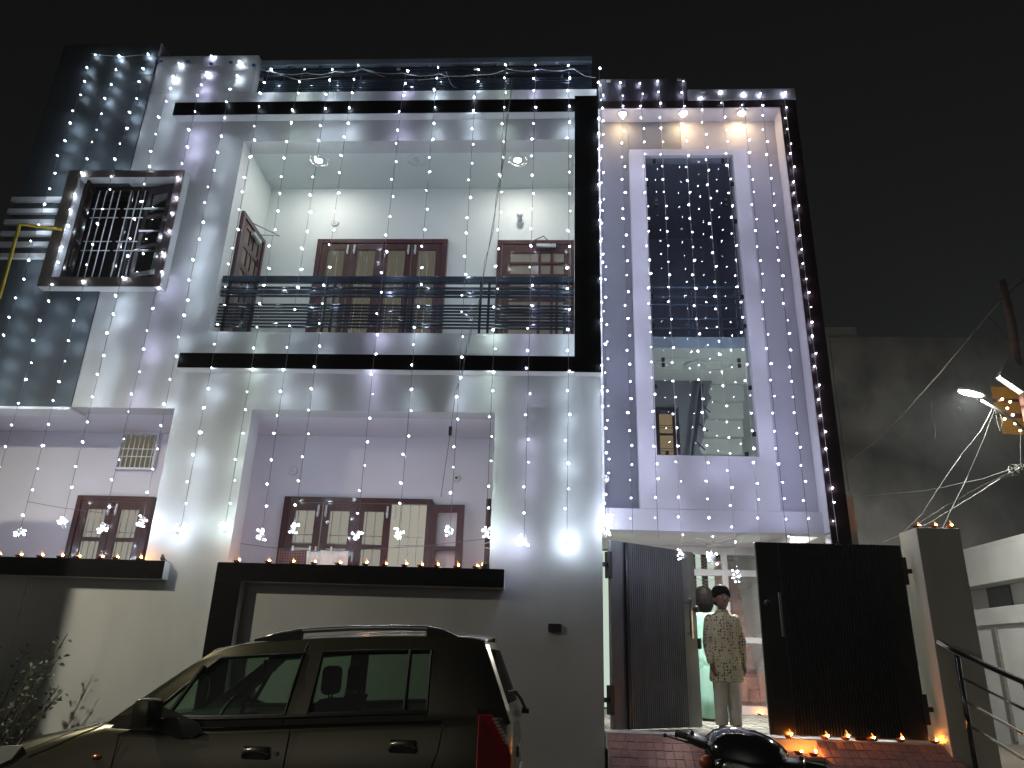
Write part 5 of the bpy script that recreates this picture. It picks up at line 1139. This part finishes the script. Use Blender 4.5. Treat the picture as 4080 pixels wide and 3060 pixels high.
# amber lit balcony far behind the pole
ab = thing('amber_balcony', 'balcony lit amber with tiny warm bulbs far behind the pole', 'balcony', (9.2, 6.0, 0))
put(MB().box(8.02, 10.5, 6.0, 6.2, 5.52, 5.82).obj('lower_panel', 'lit_amber', None), ab)
put(MB().box(7.98, 10.5, 6.0, 6.2, 5.90, 6.42).obj('upper_panel', 'lit_amber', None), ab)
put(MB().box(7.95, 10.5, 5.95, 6.2, 5.83, 5.89).obj('edge_band', 'wood', None), ab)
put(MB().box(7.98, 10.5, 5.97, 6.2, 6.12, 6.18).obj('edge_band', 'wood', None), ab)
put(MB().box(7.9, 10.5, 6.2, 6.6, 0, 5.52).obj('wall', 'neighbour_plaster', None), ab)
ambm = MB().ball((0, 0, 0), 0.022, 8, 5).mesh('bulb', 'amber_bulb')
for (x, y) in ((2165, 862), (2176, 882), (2188, 896), (2170, 905), (2193, 915), (2204, 930), (2210, 878), (2182, 868)):
    p = pY(x, y, 5.93); o = inst('bulb', ambm, None, p); put(o, ab)

# the other street lamp, out of the frame to the left, whose light falls on the wall and the car
sl = thing('street_lamp', 'tall street lamp with a warm white head beside the road', 'street lamp', (-6.6, -3.4, 0))
put(MB().tube([(-6.6, -3.4, 0), (-6.6, -3.4, 3.9), (-6.45, -3.3, 4.2), (-5.6, -2.9, 4.30)], [0.07, 0.055, 0.045, 0.035], 10).obj('mast', 'rust', None, 0, True), sl)
o = MB().box(-0.28, 0.28, -0.10, 0.10, 0, 0.07).obj('lamp_head', 'plastic_white', None, 0.02); o.location = (-5.4, -2.8, 4.24); o.rotation_euler = (0, 0, R(27)); put(o, sl)
o = MB().box(-0.09, 0.09, -0.04, 0.04, -0.012, -0.002).obj('lamp_lens', 'street_sodium', None); o.location = (-5.4, -2.8, 4.24); o.rotation_euler = (0, 0, R(27)); put(o, sl)
# plain post added out of the frame to shade the wall, and the shrub growing beside it
mp_ = thing('shade_post', 'plain plastered post added out of view to shade the wall', 'pillar', (-5.3, -1.25, 0))
put(MB().box(-5.75, -4.95, -1.35, -1.15, 0, 3.6).obj('shaft', 'pillar_white', None, 0.01), mp_)
def shrub(name, label, base, stems, seed):
    rnd = random.Random(seed)
    t_ = thing(name, label, 'shrub', base)
    lv = MB(); stm = MB(); lv2 = MB()
    for (dx, dy, h) in stems:
        p0 = Vector((0, 0, 0)); p1 = Vector((dx * 0.5, dy * 0.5, h * 0.55)); p2 = Vector((dx, dy, h))
        path = [tuple(p0.lerp(p1, q / 4)) for q in range(4)] + [tuple(p1.lerp(p2, q / 5)) for q in range(6)]
        stm.tube(path, [0.010 * (1 - 0.07 * i) for i in range(len(path))], 5)
        for q in range(34):
            u = rnd.uniform(0.25, 1.0); c = p0.lerp(p1, u * 2) if u < 0.5 else p1.lerp(p2, u * 2 - 1)
            d = Vector((rnd.uniform(-1, 1), rnd.uniform(-1, 1), rnd.uniform(-0.3, 0.9))).normalized()
            c = c + d * 0.03; L = rnd.uniform(0.035, 0.06); s_ = d.cross(Vector((rnd.uniform(-1, 1), rnd.uniform(-1, 1), 0.2))).normalized() * L * 0.28
            tip = c + d * L; midp = c + d * L * 0.5 + Vector((0, 0, 0.006))
            (lv if rnd.random() < 0.6 else lv2).quad(c, midp + s_, tip, midp - s_)
    stm.obj('stem', 'bark', t_); lv.obj('foliage', 'leaf', t_); lv2.obj('foliage', 'leaf_pale', t_)
    return t_
rnd = random.Random(5)
shrub('leafy_shrub', 'leafy shrub growing against the wall beyond the car bonnet', (-4.85, -0.42, 0), [(rnd.uniform(-0.45, 0.60), rnd.uniform(-0.15, 0.2), rnd.uniform(0.9, 1.65)) for _ in range(26)], 3)
shrub('leafy_shrub', 'tall green shrub with its leaves at the wall edge under the short ledge', (-4.75, -0.95, 0), [(rnd.uniform(-0.4, 0.18), rnd.uniform(-0.2, 0.2), rnd.uniform(1.3, 2.1)) for _ in range(12)], 8)
bpy.context.view_layer.update()

# night haze that glows round the lamps
if True:
    hz_ = MB().box(-60, 60, -40, 60, -1.0, 11.0).obj('haze', None); tag(hz_, kind='stuff')
    m = bpy.data.materials.new('haze_air'); m.use_nodes = True; t = m.node_tree; t.nodes.clear()
    pv = t.nodes.new('ShaderNodeVolumePrincipled'); pv.inputs['Color'].default_value = (0.9, 0.92, 0.95, 1); pv.inputs['Density'].default_value = 0.0013; pv.inputs['Anisotropy'].default_value = 0.3
    ou = t.nodes.new('ShaderNodeOutputMaterial'); t.links.new(pv.outputs[0], ou.inputs['Volume'])
    hz_.data.materials.append(m)
